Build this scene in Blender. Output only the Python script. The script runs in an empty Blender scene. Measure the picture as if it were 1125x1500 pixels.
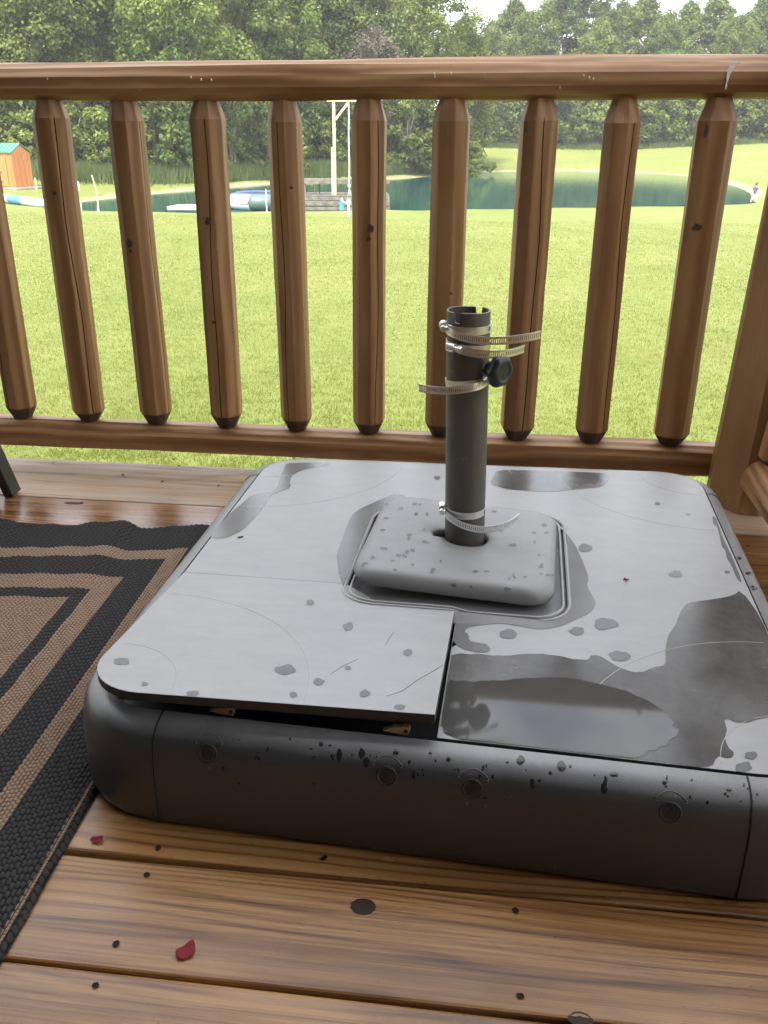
import bpy, bmesh, math, random
import numpy as np
from mathutils import Vector, Matrix, geometry
from mathutils.bvhtree import BVHTree

R = math.radians
sc = bpy.context.scene
C = bpy.context.collection

# ------------------------------------------------------------------ camera
CAM_H = 0.7576
PITCH, YAW, ROLL, FPX = 0.40983, -0.11698, 0.0056168, 1285.04
_F = Vector((math.sin(YAW)*math.cos(PITCH), math.cos(YAW)*math.cos(PITCH), -math.sin(PITCH)))
_R0 = Vector((math.cos(YAW), -math.sin(YAW), 0))
_U0 = _R0.cross(_F)
_R = _R0*math.cos(ROLL) + _U0*math.sin(ROLL)
_U = _U0*math.cos(ROLL) - _R0*math.sin(ROLL)
CAM = Vector((0, 0, CAM_H))
cd = bpy.data.cameras.new('camera')
cam = bpy.data.objects.new('camera', cd)
C.objects.link(cam)
cam.matrix_world = Matrix(((_R.x, _U.x, -_F.x, 0), (_R.y, _U.y, -_F.y, 0), (_R.z, _U.z, -_F.z, CAM_H), (0, 0, 0, 1)))
cd.sensor_fit = 'VERTICAL'
cd.sensor_height = 36.0
cd.lens = FPX/1500*36.0
cd.clip_start = 0.02
cd.clip_end = 2000
sc.camera = cam

# ------------------------------------------------------------------ sky, sun, exposure
SUN_EL, SUN_AZ = R(56), R(196)          # azimuth from +Y towards +X
world = bpy.data.worlds.new('World')
sc.world = world
world.use_nodes = True
wn = world.node_tree
wn.nodes.clear()
w_out = wn.nodes.new('ShaderNodeOutputWorld')
w_bg = wn.nodes.new('ShaderNodeBackground')
w_sky = wn.nodes.new('ShaderNodeTexSky')
w_sky.sky_type = 'NISHITA'
w_sky.sun_disc = False
w_sky.sun_elevation = SUN_EL
w_sky.sun_rotation = SUN_AZ
w_sky.air_density = 1.0
w_sky.dust_density = 2.0
w_tc = wn.nodes.new('ShaderNodeTexCoord')
w_map = wn.nodes.new('ShaderNodeMapping')
w_map.inputs['Scale'].default_value = (1.0, 1.0, 3.2)
w_noise = wn.nodes.new('ShaderNodeTexNoise')
w_noise.inputs['Scale'].default_value = 2.6
w_noise.inputs['Detail'].default_value = 6
w_noise.inputs['Roughness'].default_value = 0.55
w_ramp = wn.nodes.new('ShaderNodeValToRGB')
w_ramp.color_ramp.elements[0].position = 0.36
w_ramp.color_ramp.elements[0].color = (0.25, 0.25, 0.25, 1)
w_ramp.color_ramp.elements[1].position = 0.58
w_ramp.color_ramp.elements[1].color = (1, 1, 1, 1)
w_mix = wn.nodes.new('ShaderNodeMixRGB')
w_mix.inputs['Color2'].default_value = (9.3, 9.3, 9.4, 1)
wn.links.new(w_tc.outputs['Generated'], w_map.inputs['Vector'])
wn.links.new(w_map.outputs['Vector'], w_noise.inputs['Vector'])
wn.links.new(w_noise.outputs['Fac'], w_ramp.inputs['Fac'])
wn.links.new(w_ramp.outputs['Color'], w_mix.inputs['Fac'])
wn.links.new(w_sky.outputs['Color'], w_mix.inputs['Color1'])
wn.links.new(w_mix.outputs['Color'], w_bg.inputs['Color'])
wn.links.new(w_bg.outputs['Background'], w_out.inputs['Surface'])
w_bg.inputs['Strength'].default_value = 0.10

sd = bpy.data.lights.new('sun', 'SUN')
sd.energy = 1.9
sd.angle = R(12)
sd.color = (1.0, 0.96, 0.88)
sun = bpy.data.objects.new('sun', sd)
C.objects.link(sun)
sdir = Vector((math.sin(SUN_AZ)*math.cos(SUN_EL), math.cos(SUN_AZ)*math.cos(SUN_EL), math.sin(SUN_EL)))
sun.rotation_euler = sdir.to_track_quat('Z', 'Y').to_euler()
sun.location = (0, 0, 30)

sc.render.engine = 'CYCLES'
sc.view_settings.view_transform = 'Standard'
sc.view_settings.look = 'None'
sc.view_settings.gamma = 1.0
sc.view_settings.exposure = 2.2
sc.cycles.use_denoising = True
try:
    sc.cycles.denoiser = 'OPENIMAGEDENOISE'
except Exception:
    pass
sc.cycles.max_bounces = 8
sc.cycles.diffuse_bounces = 4
sc.cycles.glossy_bounces = 4
sc.cycles.caustics_reflective = False
sc.cycles.caustics_refractive = False

# ------------------------------------------------------------------ helpers
def ray(x, y):
    return _F + _R*((x-562.5)/FPX) + _U*((750-y)/FPX)

def at(x, y, z):
    """point of the horizontal plane at height z on the sight line of a photograph position"""
    d = ray(x, y)
    return CAM + d*((z-CAM.z)/d.z)

def atY(x, y, Y):
    d = ray(x, y)
    return CAM + d*(Y/d.y)

def props(o, label=None, cat=None, group=None, kind=None):
    if label: o['label'] = label
    if cat: o['category'] = cat
    if group: o['group'] = group
    if kind: o['kind'] = kind
    return o

def empty(name, loc=(0, 0, 0), rz=0.0):
    o = bpy.data.objects.new(name, None)
    o.location = loc
    o.rotation_euler = (0, 0, rz)
    o.empty_display_size = 0.1
    C.objects.link(o)
    return o

def link(name, me, parent=None, keep=True):
    """me is in world coordinates unless keep is False (then in the parent's frame)"""
    o = bpy.data.objects.new(name, me)
    C.objects.link(o)
    if parent is not None:
        o.parent = parent
        if keep:
            bpy.context.view_layer.update()
            o.matrix_parent_inverse = parent.matrix_world.inverted()
    return o

def fast_mesh(name, V, F, mats=(), smooth=False, attrs=None, midx=None):
    V = np.asarray(V, dtype=np.float32); F = np.asarray(F, dtype=np.int32)
    me = bpy.data.meshes.new(name)
    n, (m, k) = len(V), F.shape
    me.vertices.add(n); me.vertices.foreach_set('co', V.ravel())
    me.loops.add(m*k); me.loops.foreach_set('vertex_index', F.ravel())
    me.polygons.add(m); me.polygons.foreach_set('loop_start', np.arange(m, dtype=np.int32)*k)
    if smooth: me.polygons.foreach_set('use_smooth', np.ones(m, dtype=bool))
    for mt in mats: me.materials.append(mt)
    if midx is not None: me.polygons.foreach_set('material_index', np.asarray(midx, dtype=np.int32))
    if attrs:
        for an, arr in attrs.items():
            a = me.attributes.new(an, 'FLOAT', 'POINT')
            a.data.foreach_set('value', np.asarray(arr, dtype=np.float32))
    me.update(calc_edges=True)
    return me

class MB:
    def __init__(self):
        self.v = []; self.f = []; self.mi = []; self.cur = 0
    def add(self, V, F):
        b = len(self.v)
        self.v += [tuple(p) for p in V]
        self.f += [tuple(i+b for i in f) for f in F]
        self.mi += [self.cur]*len(F)
        return self
    def box(self, lo, hi, M=None):
        x0, y0, z0 = lo; x1, y1, z1 = hi
        V = [Vector(p) for p in ((x0,y0,z0),(x1,y0,z0),(x1,y1,z0),(x0,y1,z0),(x0,y0,z1),(x1,y0,z1),(x1,y1,z1),(x0,y1,z1))]
        if M is not None: V = [M @ p for p in V]
        return self.add(V, [(0,3,2,1),(4,5,6,7),(0,1,5,4),(1,2,6,5),(2,3,7,6),(3,0,4,7)])
    def rings(self, rings, cap0=True, cap1=True, closed=True):
        n = len(rings[0]); V = [p for r in rings for p in r]; F = []
        for i in range(len(rings)-1):
            for j in range(n if closed else n-1):
                k = (j+1) % n
                F.append((i*n+j, i*n+k, (i+1)*n+k, (i+1)*n+j))
        if cap0: F.append(tuple(reversed(range(n))))
        if cap1: F.append(tuple(range((len(rings)-1)*n, len(rings)*n)))
        return self.add(V, F)
    def tube(self, pts, rads, n=8, cap=True):
        pts = [Vector(p) for p in pts]; rs = []
        up = Vector((0, 0, 1))
        a = None
        for i, p in enumerate(pts):
            t = (pts[min(i+1, len(pts)-1)] - pts[max(i-1, 0)]).normalized()
            if a is None:
                a = t.cross(up)
                if a.length < 0.05: a = t.cross(Vector((1, 0, 0)))
            a = (a - t*a.dot(t)).normalized(); b = t.cross(a)
            r = rads[i] if hasattr(rads, '__len__') else rads
            rs.append([p + a*(r*math.cos(2*math.pi*j/n)) + b*(r*math.sin(2*math.pi*j/n)) for j in range(n)])
        return self.rings(rs, cap, cap)
    def lathe(self, prof, n=24, M=None, cap0=True, cap1=True):
        rs = []
        for r, z in prof:
            ring = [Vector((r*math.cos(2*math.pi*j/n), r*math.sin(2*math.pi*j/n), z)) for j in range(n)]
            rs.append([M @ p for p in ring] if M is not None else ring)
        return self.rings(rs, cap0, cap1)
    def build(self, name, mat, parent=None, smooth=False, angle=None, keep=True):
        me = bpy.data.meshes.new(name)
        me.from_pydata(self.v, [], self.f)
        for m in (mat if isinstance(mat, (list, tuple)) else [mat]): me.materials.append(m)
        me.polygons.foreach_set('material_index', self.mi)
        me.update()
        o = link(name, me, parent, keep)
        if smooth or angle is not None:
            me.polygons.foreach_set('use_smooth', [True]*len(me.polygons))
            if angle is not None:
                bm = bmesh.new(); bm.from_mesh(me)
                for e in bm.edges:
                    if len(e.link_faces) == 2 and e.calc_face_angle(0) > R(angle): e.smooth = False
                bm.to_mesh(me); bm.free()
        return o

def beam(mb, a, b, w, h, roll=0.0):
    a = Vector(a); b = Vector(b); t = (b-a); L = t.length; t.normalize()
    s = t.cross(Vector((0, 0, 1)))
    if s.length < 1e-3: s = Vector((1, 0, 0))
    s.normalize(); u = s.cross(t)
    if roll:
        s, u = s*math.cos(roll)+u*math.sin(roll), u*math.cos(roll)-s*math.sin(roll)
    M = Matrix(((t.x, s.x, u.x, a.x), (t.y, s.y, u.y, a.y), (t.z, s.z, u.z, a.z), (0, 0, 0, 1)))
    return mb.box((0, -w/2, -h/2), (L, w/2, h/2), M)

def bevel(o, w=0.002, seg=2):
    m = o.modifiers.new('bevel', 'BEVEL'); m.width = w; m.segments = seg; m.limit_method = 'ANGLE'; m.angle_limit = R(35)
    return o

# ------------------------------------------------------------------ materials
class NT:
    def __init__(self, name):
        self.m = bpy.data.materials.new(name); self.m.use_nodes = True
        self.t = self.m.node_tree; self.t.nodes.clear()
        self.out = self.n('ShaderNodeOutputMaterial')
    def n(self, typ, **kw):
        nd = self.t.nodes.new(typ)
        for k, v in kw.items():
            if hasattr(nd, k) and not isinstance(v, bpy.types.NodeSocket) and k not in ('Scale',):
                try:
                    setattr(nd, k, v); continue
                except Exception: pass
            self.set(nd, k, v)
        return nd
    def set(self, nd, k, v):
        s = nd.inputs[k.replace('_', ' ')] if isinstance(k, str) else nd.inputs[k]
        if isinstance(v, bpy.types.NodeSocket): self.t.links.new(v, s)
        else: s.default_value = v
    def coord(self, kind='Object', scale=(1,1,1), rnd=0.0, warp=None):
        tc = self.n('ShaderNodeTexCoord'); v = tc.outputs[kind]
        if rnd:
            oi = self.n('ShaderNodeObjectInfo')
            mm = self.n('ShaderNodeVectorMath'); mm.operation = 'MULTIPLY_ADD'
            mm.inputs[0].default_value = (rnd, rnd*.7, rnd*1.3)
            cmb = self.n('ShaderNodeCombineXYZ')
            for i in range(3): self.t.links.new(oi.outputs['Random'], cmb.inputs[i])
            self.t.links.new(cmb.outputs[0], mm.inputs[1]); self.t.links.new(v, mm.inputs[2])
            v = mm.outputs[0]
        mp = self.n('ShaderNodeMapping'); mp.inputs['Scale'].default_value = scale
        self.t.links.new(v, mp.inputs['Vector'])
        return mp.outputs[0]
    def noise(self, vec, scale, detail=4, rough=0.55, dist=0.0):
        nd = self.n('ShaderNodeTexNoise')
        nd.inputs['Scale'].default_value = scale; nd.inputs['Detail'].default_value = detail
        nd.inputs['Roughness'].default_value = rough; nd.inputs['Distortion'].default_value = dist
        if vec is not None: self.t.links.new(vec, nd.inputs['Vector'])
        return nd.outputs['Fac']
    def ramp(self, fac, stops):
        nd = self.n('ShaderNodeValToRGB'); cr = nd.color_ramp
        while len(cr.elements) < len(stops): cr.elements.new(0.5)
        for e, (p, c) in zip(cr.elements, stops):
            e.position = p; e.color = (c, c, c, 1) if not hasattr(c, '__len__') else (*c, 1)
        self.t.links.new(fac, nd.inputs['Fac'])
        return nd.outputs['Color']
    def mix(self, fac, a, b, blend='MIX'):
        nd = self.n('ShaderNodeMixRGB'); nd.blend_type = blend
        for s, v in zip(nd.inputs, (fac, a, b)):
            if isinstance(v, bpy.types.NodeSocket): self.t.links.new(v, s)
            elif hasattr(v, '__len__'): s.default_value = (*v, 1)
            else: s.default_value = v if s.type == 'VALUE' else (v, v, v, 1)
        return nd.outputs[0]
    def math(self, op, a, b=0.0):
        nd = self.n('ShaderNodeMath'); nd.operation = op
        for s, v in zip(nd.inputs, (a, b)):
            if isinstance(v, bpy.types.NodeSocket): self.t.links.new(v, s)
            else: s.default_value = v
        return nd.outputs[0]
    def bump(self, h, strength=0.3, dist=0.002, normal=None):
        nd = self.n('ShaderNodeBump'); nd.inputs['Strength'].default_value = strength; nd.inputs['Distance'].default_value = dist
        self.t.links.new(h, nd.inputs['Height'])
        if normal is not None: self.t.links.new(normal, nd.inputs['Normal'])
        return nd.outputs[0]
    def attr(self, name):
        nd = self.n('ShaderNodeAttribute'); nd.attribute_name = name
        return nd.outputs['Fac']
    def pbsdf(self, col, rough=0.6, metal=0.0, spec=0.5, normal=None, coat=0.0, coat_rough=0.1):
        p = self.n('ShaderNodeBsdfPrincipled')
        for k, v in (('Base Color', col), ('Roughness', rough), ('Metallic', metal), ('Specular IOR Level', spec), ('Coat Weight', coat), ('Coat Roughness', coat_rough)):
            s = p.inputs[k]
            if isinstance(v, bpy.types.NodeSocket): self.t.links.new(v, s)
            elif hasattr(v, '__len__'): s.default_value = (*v[:3], 1)
            else: s.default_value = v
        if normal is not None: self.t.links.new(normal, p.inputs['Normal'])
        self.t.links.new(p.outputs[0], self.out.inputs['Surface'])
        return p

def plain(name, col, rough=0.6, metal=0.0, var=0.12, scale=12.0, bumpd=0.0, spec=0.5):
    t = NT(name)
    v = t.coord('Object', rnd=5.0)
    n = t.noise(v, scale, 5)
    c = t.mix(n, tuple(x*(1-var) for x in col), tuple(min(1, x*(1+var)) for x in col))
    nm = t.bump(t.noise(v, scale*6, 4), 0.4, bumpd) if bumpd else None
    t.pbsdf(c, rough, metal, spec, nm)
    return t.m

def wood(name, axis, dark, mid, light, rough=(0.4, 0.6), ring=22.0, contrast=1.0, grey=None, bump=0.0012, spec=0.4, fine=170, streak=0.45, bigmix=0.45, dist_=4.5):
    """stained timber: growth rings and streaks drawn out along one axis of the piece"""
    t = NT(name)
    ax = 'XYZ'.index(axis)
    def sc3(along, across):
        s = [across]*3; s[ax] = along
        return tuple(s)
    v = t.coord('Object', sc3(0.35, 1.0), rnd=9.0)
    wv = t.n('ShaderNodeTexWave'); wv.wave_type = 'RINGS' ; wv.rings_direction = axis
    wv.inputs['Scale'].default_value = ring; wv.inputs['Distortion'].default_value = dist_
    wv.inputs['Detail'].default_value = 3; wv.inputs['Detail Scale'].default_value = 0.8; wv.inputs['Detail Roughness'].default_value = 0.5
    t.t.links.new(v, wv.inputs['Vector'])
    big = t.noise(t.coord('Object', sc3(1.3, 7.0), rnd=9.0), 1.0, 5, 0.6)
    strk = t.noise(t.coord('Object', sc3(2.5, fine), rnd=9.0), 1.0, 4, 0.6)
    g = t.mix(streak, wv.outputs['Fac'], strk)
    g = t.mix(bigmix, g, big)
    lo, hi = 0.5-0.22/contrast, 0.5+0.22/contrast
    col = t.ramp(g, [(lo, dark), (0.5, mid), (hi, light)])
    blot = t.noise(t.coord('Object', sc3(1.6, 5.0), rnd=4.0), 1.3, 3, 0.5)
    col = t.mix(t.ramp(blot, [(0.45, 0.0), (0.8, 0.35)]), col, tuple(x*0.6 for x in mid))
    if grey is not None:
        gn = t.noise(t.coord('Object', sc3(1.0, 14.0), rnd=3.0), 1.6, 6, 0.65)
        col = t.mix(t.ramp(gn, [(0.38, 0.0), (0.62, 0.85)]), col, grey)
    rg = t.ramp(big, [(0.3, rough[0]), (0.7, rough[1])])
    nm = t.bump(t.mix(0.5, strk, wv.outputs['Fac']), 0.5, bump)
    t.pbsdf(col, rg, 0.0, spec, nm)
    return t.m

def deck_wood(name, dark, mid, light, rough, spec=0.5, grey=None, bump=0.0006):
    """deck board: abrupt growth lines, fibre streaks, blotchy stain and damp patches"""
    t = NT(name)
    wob = t.noise(t.coord('Object', (1.1, 6.0, 6.0), rnd=9.0), 1.0, 4, 0.55)
    # growth lines: level lines of a slow field, so their spacing and course stay irregular
    fld = t.noise(t.coord('Object', (0.42, 4.2, 4.2), rnd=9.0), 1.0, 3, 0.45)
    sx = t.n('ShaderNodeSeparateXYZ'); t.t.links.new(t.coord('Object', (1, 1, 1)), sx.inputs[0])
    ph = t.math('ADD', t.math('MULTIPLY', fld, 26.0), t.math('MULTIPLY', sx.outputs['Y'], 60.0))
    fr = t.math('FRACT', ph)
    line = t.ramp(fr, [(0.0, 0.30), (0.10, 0.55), (0.62, 0.70), (0.90, 0.40), (1.0, 0.30)])
    strk = t.noise(t.coord('Object', (5.0, 480, 480), rnd=9.0), 1.0, 5, 0.7)
    strk2 = t.noise(t.coord('Object', (1.4, 110, 110), rnd=9.0), 1.0, 6, 0.65)
    zone = t.ramp(t.noise(t.coord('Object', (0.8, 11, 11), rnd=9.0), 1.0, 2, 0.5), [(0.38, 0.12), (0.62, 0.72)])
    g = t.mix(zone, strk2, line)
    g = t.mix(0.30, g, strk)
    g = t.mix(0.30, g, wob)
    col = t.ramp(g, [(0.405, dark), (0.475, mid), (0.565, light)])
    blot = t.noise(t.coord('Object', (1.5, 6.0, 6.0), rnd=4.0), 1.4, 5, 0.6)
    col = t.mix(t.ramp(blot, [(0.50, 0.0), (0.70, 0.55)]), col, tuple(x*0.9 for x in dark))
    col = t.mix(t.ramp(blot, [(0.30, 0.35), (0.46, 0.0)]), col, light)
    if grey is not None:
        gn = t.noise(t.coord('Object', (1.0, 16.0, 16.0), rnd=3.0), 1.6, 6, 0.65)
        col = t.mix(t.ramp(gn, [(0.38, 0.0), (0.60, 0.75)]), col, grey)
    speck = t.noise(t.coord('Object', (1, 1, 1), rnd=2.0), 130, 3, 0.6)
    col = t.mix(t.ramp(speck, [(0.70, 0.0), (0.76, 0.6)]), col, tuple(x*0.35 for x in dark))
    rg = t.ramp(t.noise(t.coord('Object', (2.0, 7.0, 7.0), rnd=6.0), 1.2, 5, 0.6), [(0.38, rough[0]), (0.62, rough[1])])
    t.pbsdf(col, rg, 0.0, spec, t.bump(t.mix(0.3, strk, g), 0.5, bump))
    return t.m

M = {}
M['rail_x'] = wood('stained_log_x', 'X', (0.17, 0.080, 0.030), (0.29, 0.150, 0.060), (0.46, 0.275, 0.135), rough=(0.42, 0.62), ring=14, contrast=0.9, bump=0.0006, fine=220)
M['rail_y'] = wood('stained_log_y', 'Y', (0.17, 0.080, 0.030), (0.29, 0.150, 0.060), (0.46, 0.275, 0.135), rough=(0.42, 0.62), ring=14, contrast=0.9, bump=0.0006, fine=220)
M['rail_z'] = wood('stained_log_z', 'Z', (0.185, 0.090, 0.032), (0.275, 0.145, 0.055), (0.37, 0.21, 0.088), rough=(0.45, 0.62), ring=12, contrast=0.85, bump=0.0005, fine=220)
M['tip'] = plain('dark_wood_and_tip_shade', (0.06, 0.036, 0.022), 0.75, var=0.4, scale=60, bumpd=0.0008)  # shade of down-facing baluster tips painted in; plain dark wood elsewhere
M['cone'] = wood('planed_cone_end', 'Z', (0.26, 0.14, 0.066), (0.36, 0.205, 0.105), (0.46, 0.285, 0.16), rough=(0.5, 0.7), ring=14, contrast=0.8)
M['crack'] = plain('drying_crack', (0.025, 0.014, 0.008), 0.9)
M['deck'] = deck_wood('stained_deck_board', (0.058, 0.022, 0.007), (0.190, 0.083, 0.024), (0.370, 0.195, 0.068), (0.20, 0.44))
M['deck_wet'] = deck_wood('wet_deck_board', (0.055, 0.021, 0.007), (0.145, 0.062, 0.020), (0.25, 0.125, 0.046), (0.12, 0.34))
M['deck_grey'] = deck_wood('rain_bleached_board', (0.11, 0.058, 0.028), (0.28, 0.168, 0.088), (0.45, 0.305, 0.18), (0.34, 0.60), 0.4, (0.37, 0.31, 0.25))
M['knot'] = plain('dark_knot', (0.026, 0.012, 0.005), 0.5, var=0.4, scale=120, bumpd=0.0005, spec=0.25)
M['screw'] = plain('rusty_screw', (0.016, 0.011, 0.008), 0.8, 0.0, var=.5, scale=300, spec=0.2)
M['petal'] = plain('crimson_petal', (0.17, 0.004, 0.014), 0.8, var=0.3, scale=90)
M['white'] = plain('white_droppings', (0.75, 0.74, 0.70), 0.7, var=0.1)

def lid_material(k=1.0):
    t = NT('weathered_grey_plastic')
    v = t.coord('Object')
    cloud = t.noise(v, 5.0, 6, 0.6)
    streak = t.noise(t.coord('Object', (6, 40, 6)), 1.0, 5, 0.6)
    mot = t.noise(t.coord('Object', (1, 1.6, 1)), 22, 5, 0.65)
    c = t.ramp(t.mix(0.35, t.mix(0.4, cloud, streak), mot), [(0.34, (0.275, 0.275, 0.276)), (0.5, (0.305, 0.305, 0.306)), (0.66, (0.338, 0.338, 0.340))])
    c = t.mix(t.ramp(t.noise(v, 260, 3, 0.6), [(0.68, 0.0), (0.74, 0.5)]), c, (0.17, 0.168, 0.163))
    if k != 1.0: c = t.mix(1.0, c, (k, k, k), 'MULTIPLY')
    fine = t.noise(v, 900, 3, 0.6)
    nm = t.bump(fine, 0.25, 0.0004)
    nm = t.bump(t.noise(v, 9, 2), 0.25, 0.004, nm)
    t.pbsdf(c, t.ramp(cloud, [(0.3, 0.40), (0.7, 0.50)]), 0, 0.65, nm)
    return t.m
M['lid'] = lid_material()
M['cover'] = lid_material(0.80)
def body_material():
    t = NT('charcoal_plastic_body')
    v = t.coord('Object')
    cloud = t.noise(v, 4.0, 6, 0.6)
    c = t.ramp(cloud, [(0.35, (0.031, 0.032, 0.034)), (0.68, (0.043, 0.044, 0.046))])
    spk = t.noise(v, 140, 2, 0.5)
    c = t.mix(t.ramp(spk, [(0.74, 0.0), (0.79, 0.7)]), c, (0.22, 0.21, 0.2))
    # light and shade painted in: body pale at the upper rim, dark below
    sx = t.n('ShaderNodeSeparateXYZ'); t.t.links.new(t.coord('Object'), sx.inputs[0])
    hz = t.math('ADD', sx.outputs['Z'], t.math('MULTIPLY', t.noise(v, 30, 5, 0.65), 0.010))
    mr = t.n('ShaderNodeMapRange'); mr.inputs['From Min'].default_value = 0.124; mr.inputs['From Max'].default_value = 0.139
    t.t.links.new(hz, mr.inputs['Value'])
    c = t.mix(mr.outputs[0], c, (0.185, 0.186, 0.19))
    fine = t.noise(v, 1100, 3, 0.6)
    t.pbsdf(c, t.ramp(cloud, [(0.3, 0.32), (0.7, 0.42)]), 0, 0.9, t.bump(fine, 0.45, 0.0005))
    return t.m
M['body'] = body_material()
M['body_line'] = plain('dark_seam', (0.012, 0.012, 0.012), 0.7)
def damp_material():
    t = NT('damp_plastic'); v = t.coord('Object')
    a = t.noise(v, 7, 5, .6); b = t.noise(v, 55, 4, .6)
    c = t.ramp(t.mix(.35, a, b), [(0.34, (0.060, 0.058, 0.055)), (0.5, (0.088, 0.086, 0.081)), (0.68, (0.125, 0.122, 0.117))])
    t.pbsdf(c, t.ramp(a, [(0.35, 0.14), (0.65, 0.32)]), 0, .5, t.bump(t.noise(v, 500, 3), .2, .0003)); return t.m
M['damp'] = damp_material()
M['thin_damp'] = plain('thin_damp_film', (0.145, 0.143, 0.139), 0.24, var=0.22, scale=14, bumpd=0.0001)
M['puddle'] = plain('standing_water_on_plastic', (0.072, 0.070, 0.066), 0.045, var=0.2, scale=11)
M['drop'] = plain('drying_drop', (0.125, 0.125, 0.127), 0.30, var=0.2, scale=25)
M['body_drop'] = plain('water_run_on_charcoal', (0.020, 0.020, 0.021), 0.2, var=0.2, scale=25)
M['brass'] = plain('tan_metal_latch', (0.42, 0.30, 0.18), 0.45, 0.4)
M['lockblack'] = plain('black_lock_plastic', (0.024, 0.024, 0.025), 0.42)
M['emboss'] = plain('worn_embossed_mark', (0.11, 0.108, 0.104), 0.5)
def pole_material():
    t = NT('dark_bronze_powder_coat')
    v = t.coord('Object')
    c = t.ramp(t.noise(t.coord('Object', (1, 1, 0.3)), 30, 5), [(0.3, (0.080, 0.070, 0.060)), (0.7, (0.115, 0.101, 0.087))])
    chips = t.noise(v, 95, 4, 0.6)
    c = t.mix(t.ramp(chips, [(0.69, 0.0), (0.72, 0.8)]), c, (0.24, 0.2, 0.16))
    t.pbsdf(c, 0.42, 0.15, 0.5, t.bump(t.noise(v, 700, 3), 0.2, 0.0003))
    return t.m
M['pole'] = pole_material()
M['steel'] = plain('bright_stainless_steel', (0.80, 0.79, 0.77), 0.3, 1.0, var=0.06, scale=60)
M['label'] = plain('white_paper_label', (0.72, 0.72, 0.70), 0.6)
M['ink'] = plain('black_print', (0.03, 0.03, 0.03), 0.6)
M['rubber'] = plain('black_knob_plastic', (0.017, 0.018, 0.019), 0.42, var=0.15, scale=60, bumpd=0.0002)
M['black'] = plain('black_metal', (0.02, 0.02, 0.02), 0.5)
M['chair'] = plain('dark_painted_wood', (0.028, 0.022, 0.020), 0.5, var=0.25, scale=30, bumpd=0.0005)
def rug_mat(name, a, b, sc_):
    t = NT(name)
    v = t.coord('Object')
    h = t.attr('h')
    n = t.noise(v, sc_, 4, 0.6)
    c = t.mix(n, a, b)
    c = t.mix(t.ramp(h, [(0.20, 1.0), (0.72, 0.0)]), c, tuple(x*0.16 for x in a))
    t.pbsdf(c, 0.85, 0, 0.2, t.bump(t.noise(t.coord('Object', (1, 3, 1)), 900, 3), 0.5, 0.0008))
    return t.m
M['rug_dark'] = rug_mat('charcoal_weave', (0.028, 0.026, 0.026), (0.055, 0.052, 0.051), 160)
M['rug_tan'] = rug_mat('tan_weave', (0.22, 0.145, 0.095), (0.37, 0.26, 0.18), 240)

# ------------------------------------------------------------------ ground, pond
Z_W = -3.62
near_px = [(112,303),(120,308),(240,310),(340,309),(440,308),(570,307),(700,303),(850,300),(1000,298),(1090,296)]
far_px = [(1094,286),(1092,280),(1040,262),(1000,257),(940,253),(870,250),(800,250),(720,252),(680,254),(620,260),(570,263),(520,266),(450,268),(400,270),(350,274),(300,278),(240,284),(170,290),(120,297)]
shore = np.array([[*at(x, y, Z_W)[:2]] for x, y in near_px+far_px])
shore[:10, 1] -= 1.0
def smooth_closed(P, it=2):
    for _ in range(it):
        Q = np.roll(P, -1, 0)
        P = np.stack([P*.75+Q*.25, P*.25+Q*.75], 1).reshape(-1, 2)
    return P
shore = smooth_closed(shore)
def pond_dist(X, Y):
    """signed distance to the shore line, negative over the water"""
    best = np.full(X.shape, 1e9); inside = np.zeros(X.shape, bool)
    A = shore; B = np.roll(shore, -1, 0)
    for (ax, ay), (bx, by) in zip(A, B):
        dx, dy = bx-ax, by-ay
        t = np.clip(((X-ax)*dx+(Y-ay)*dy)/(dx*dx+dy*dy+1e-9), 0, 1)
        best = np.minimum(best, np.hypot(X-ax-t*dx, Y-ay-t*dy))
        cr = ((ay > Y) != (by > Y)) & (X < (bx-ax)*(Y-ay)/(by-ay+1e-12)+ax)
        inside ^= cr
    return np.where(inside, -best, best)
def sstep(a, b, x):
    t = np.clip((x-a)/(b-a), 0, 1); return t*t*(3-2*t)
def ground_h(X, Y, d=None):
    X = np.asarray(X, float); Y = np.asarray(Y, float)
    if d is None: d = pond_dist(X, Y)
    zn = -1.6-1.85*np.clip((Y-3)/47, 0, 1) - 0.02*np.clip(Y-50, 0, 10)
    zf = -3.45 + 0.095*np.clip(d-1.0, 0, 36) + 0.01*np.clip(d-37, 0, 400)
    midY = 54+0.35*(X+24)
    z = zn + (zf-zn)*sstep(midY-5, midY+8, Y)
    z = z + 0.05*np.sin(X*.35+1.0)*np.sin(Y*.21) + 0.03*np.sin(X*.9+Y*.5)
    bank = sstep(0.0, 1.6, d)
    z = (Z_W-0.02)*(1-bank)+z*bank
    return np.where(d < 0, Z_W-0.02-0.5*sstep(0, 5, -d), z)
def gh(x, y): return float(ground_h(np.array([x]), np.array([y]))[0])

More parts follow.
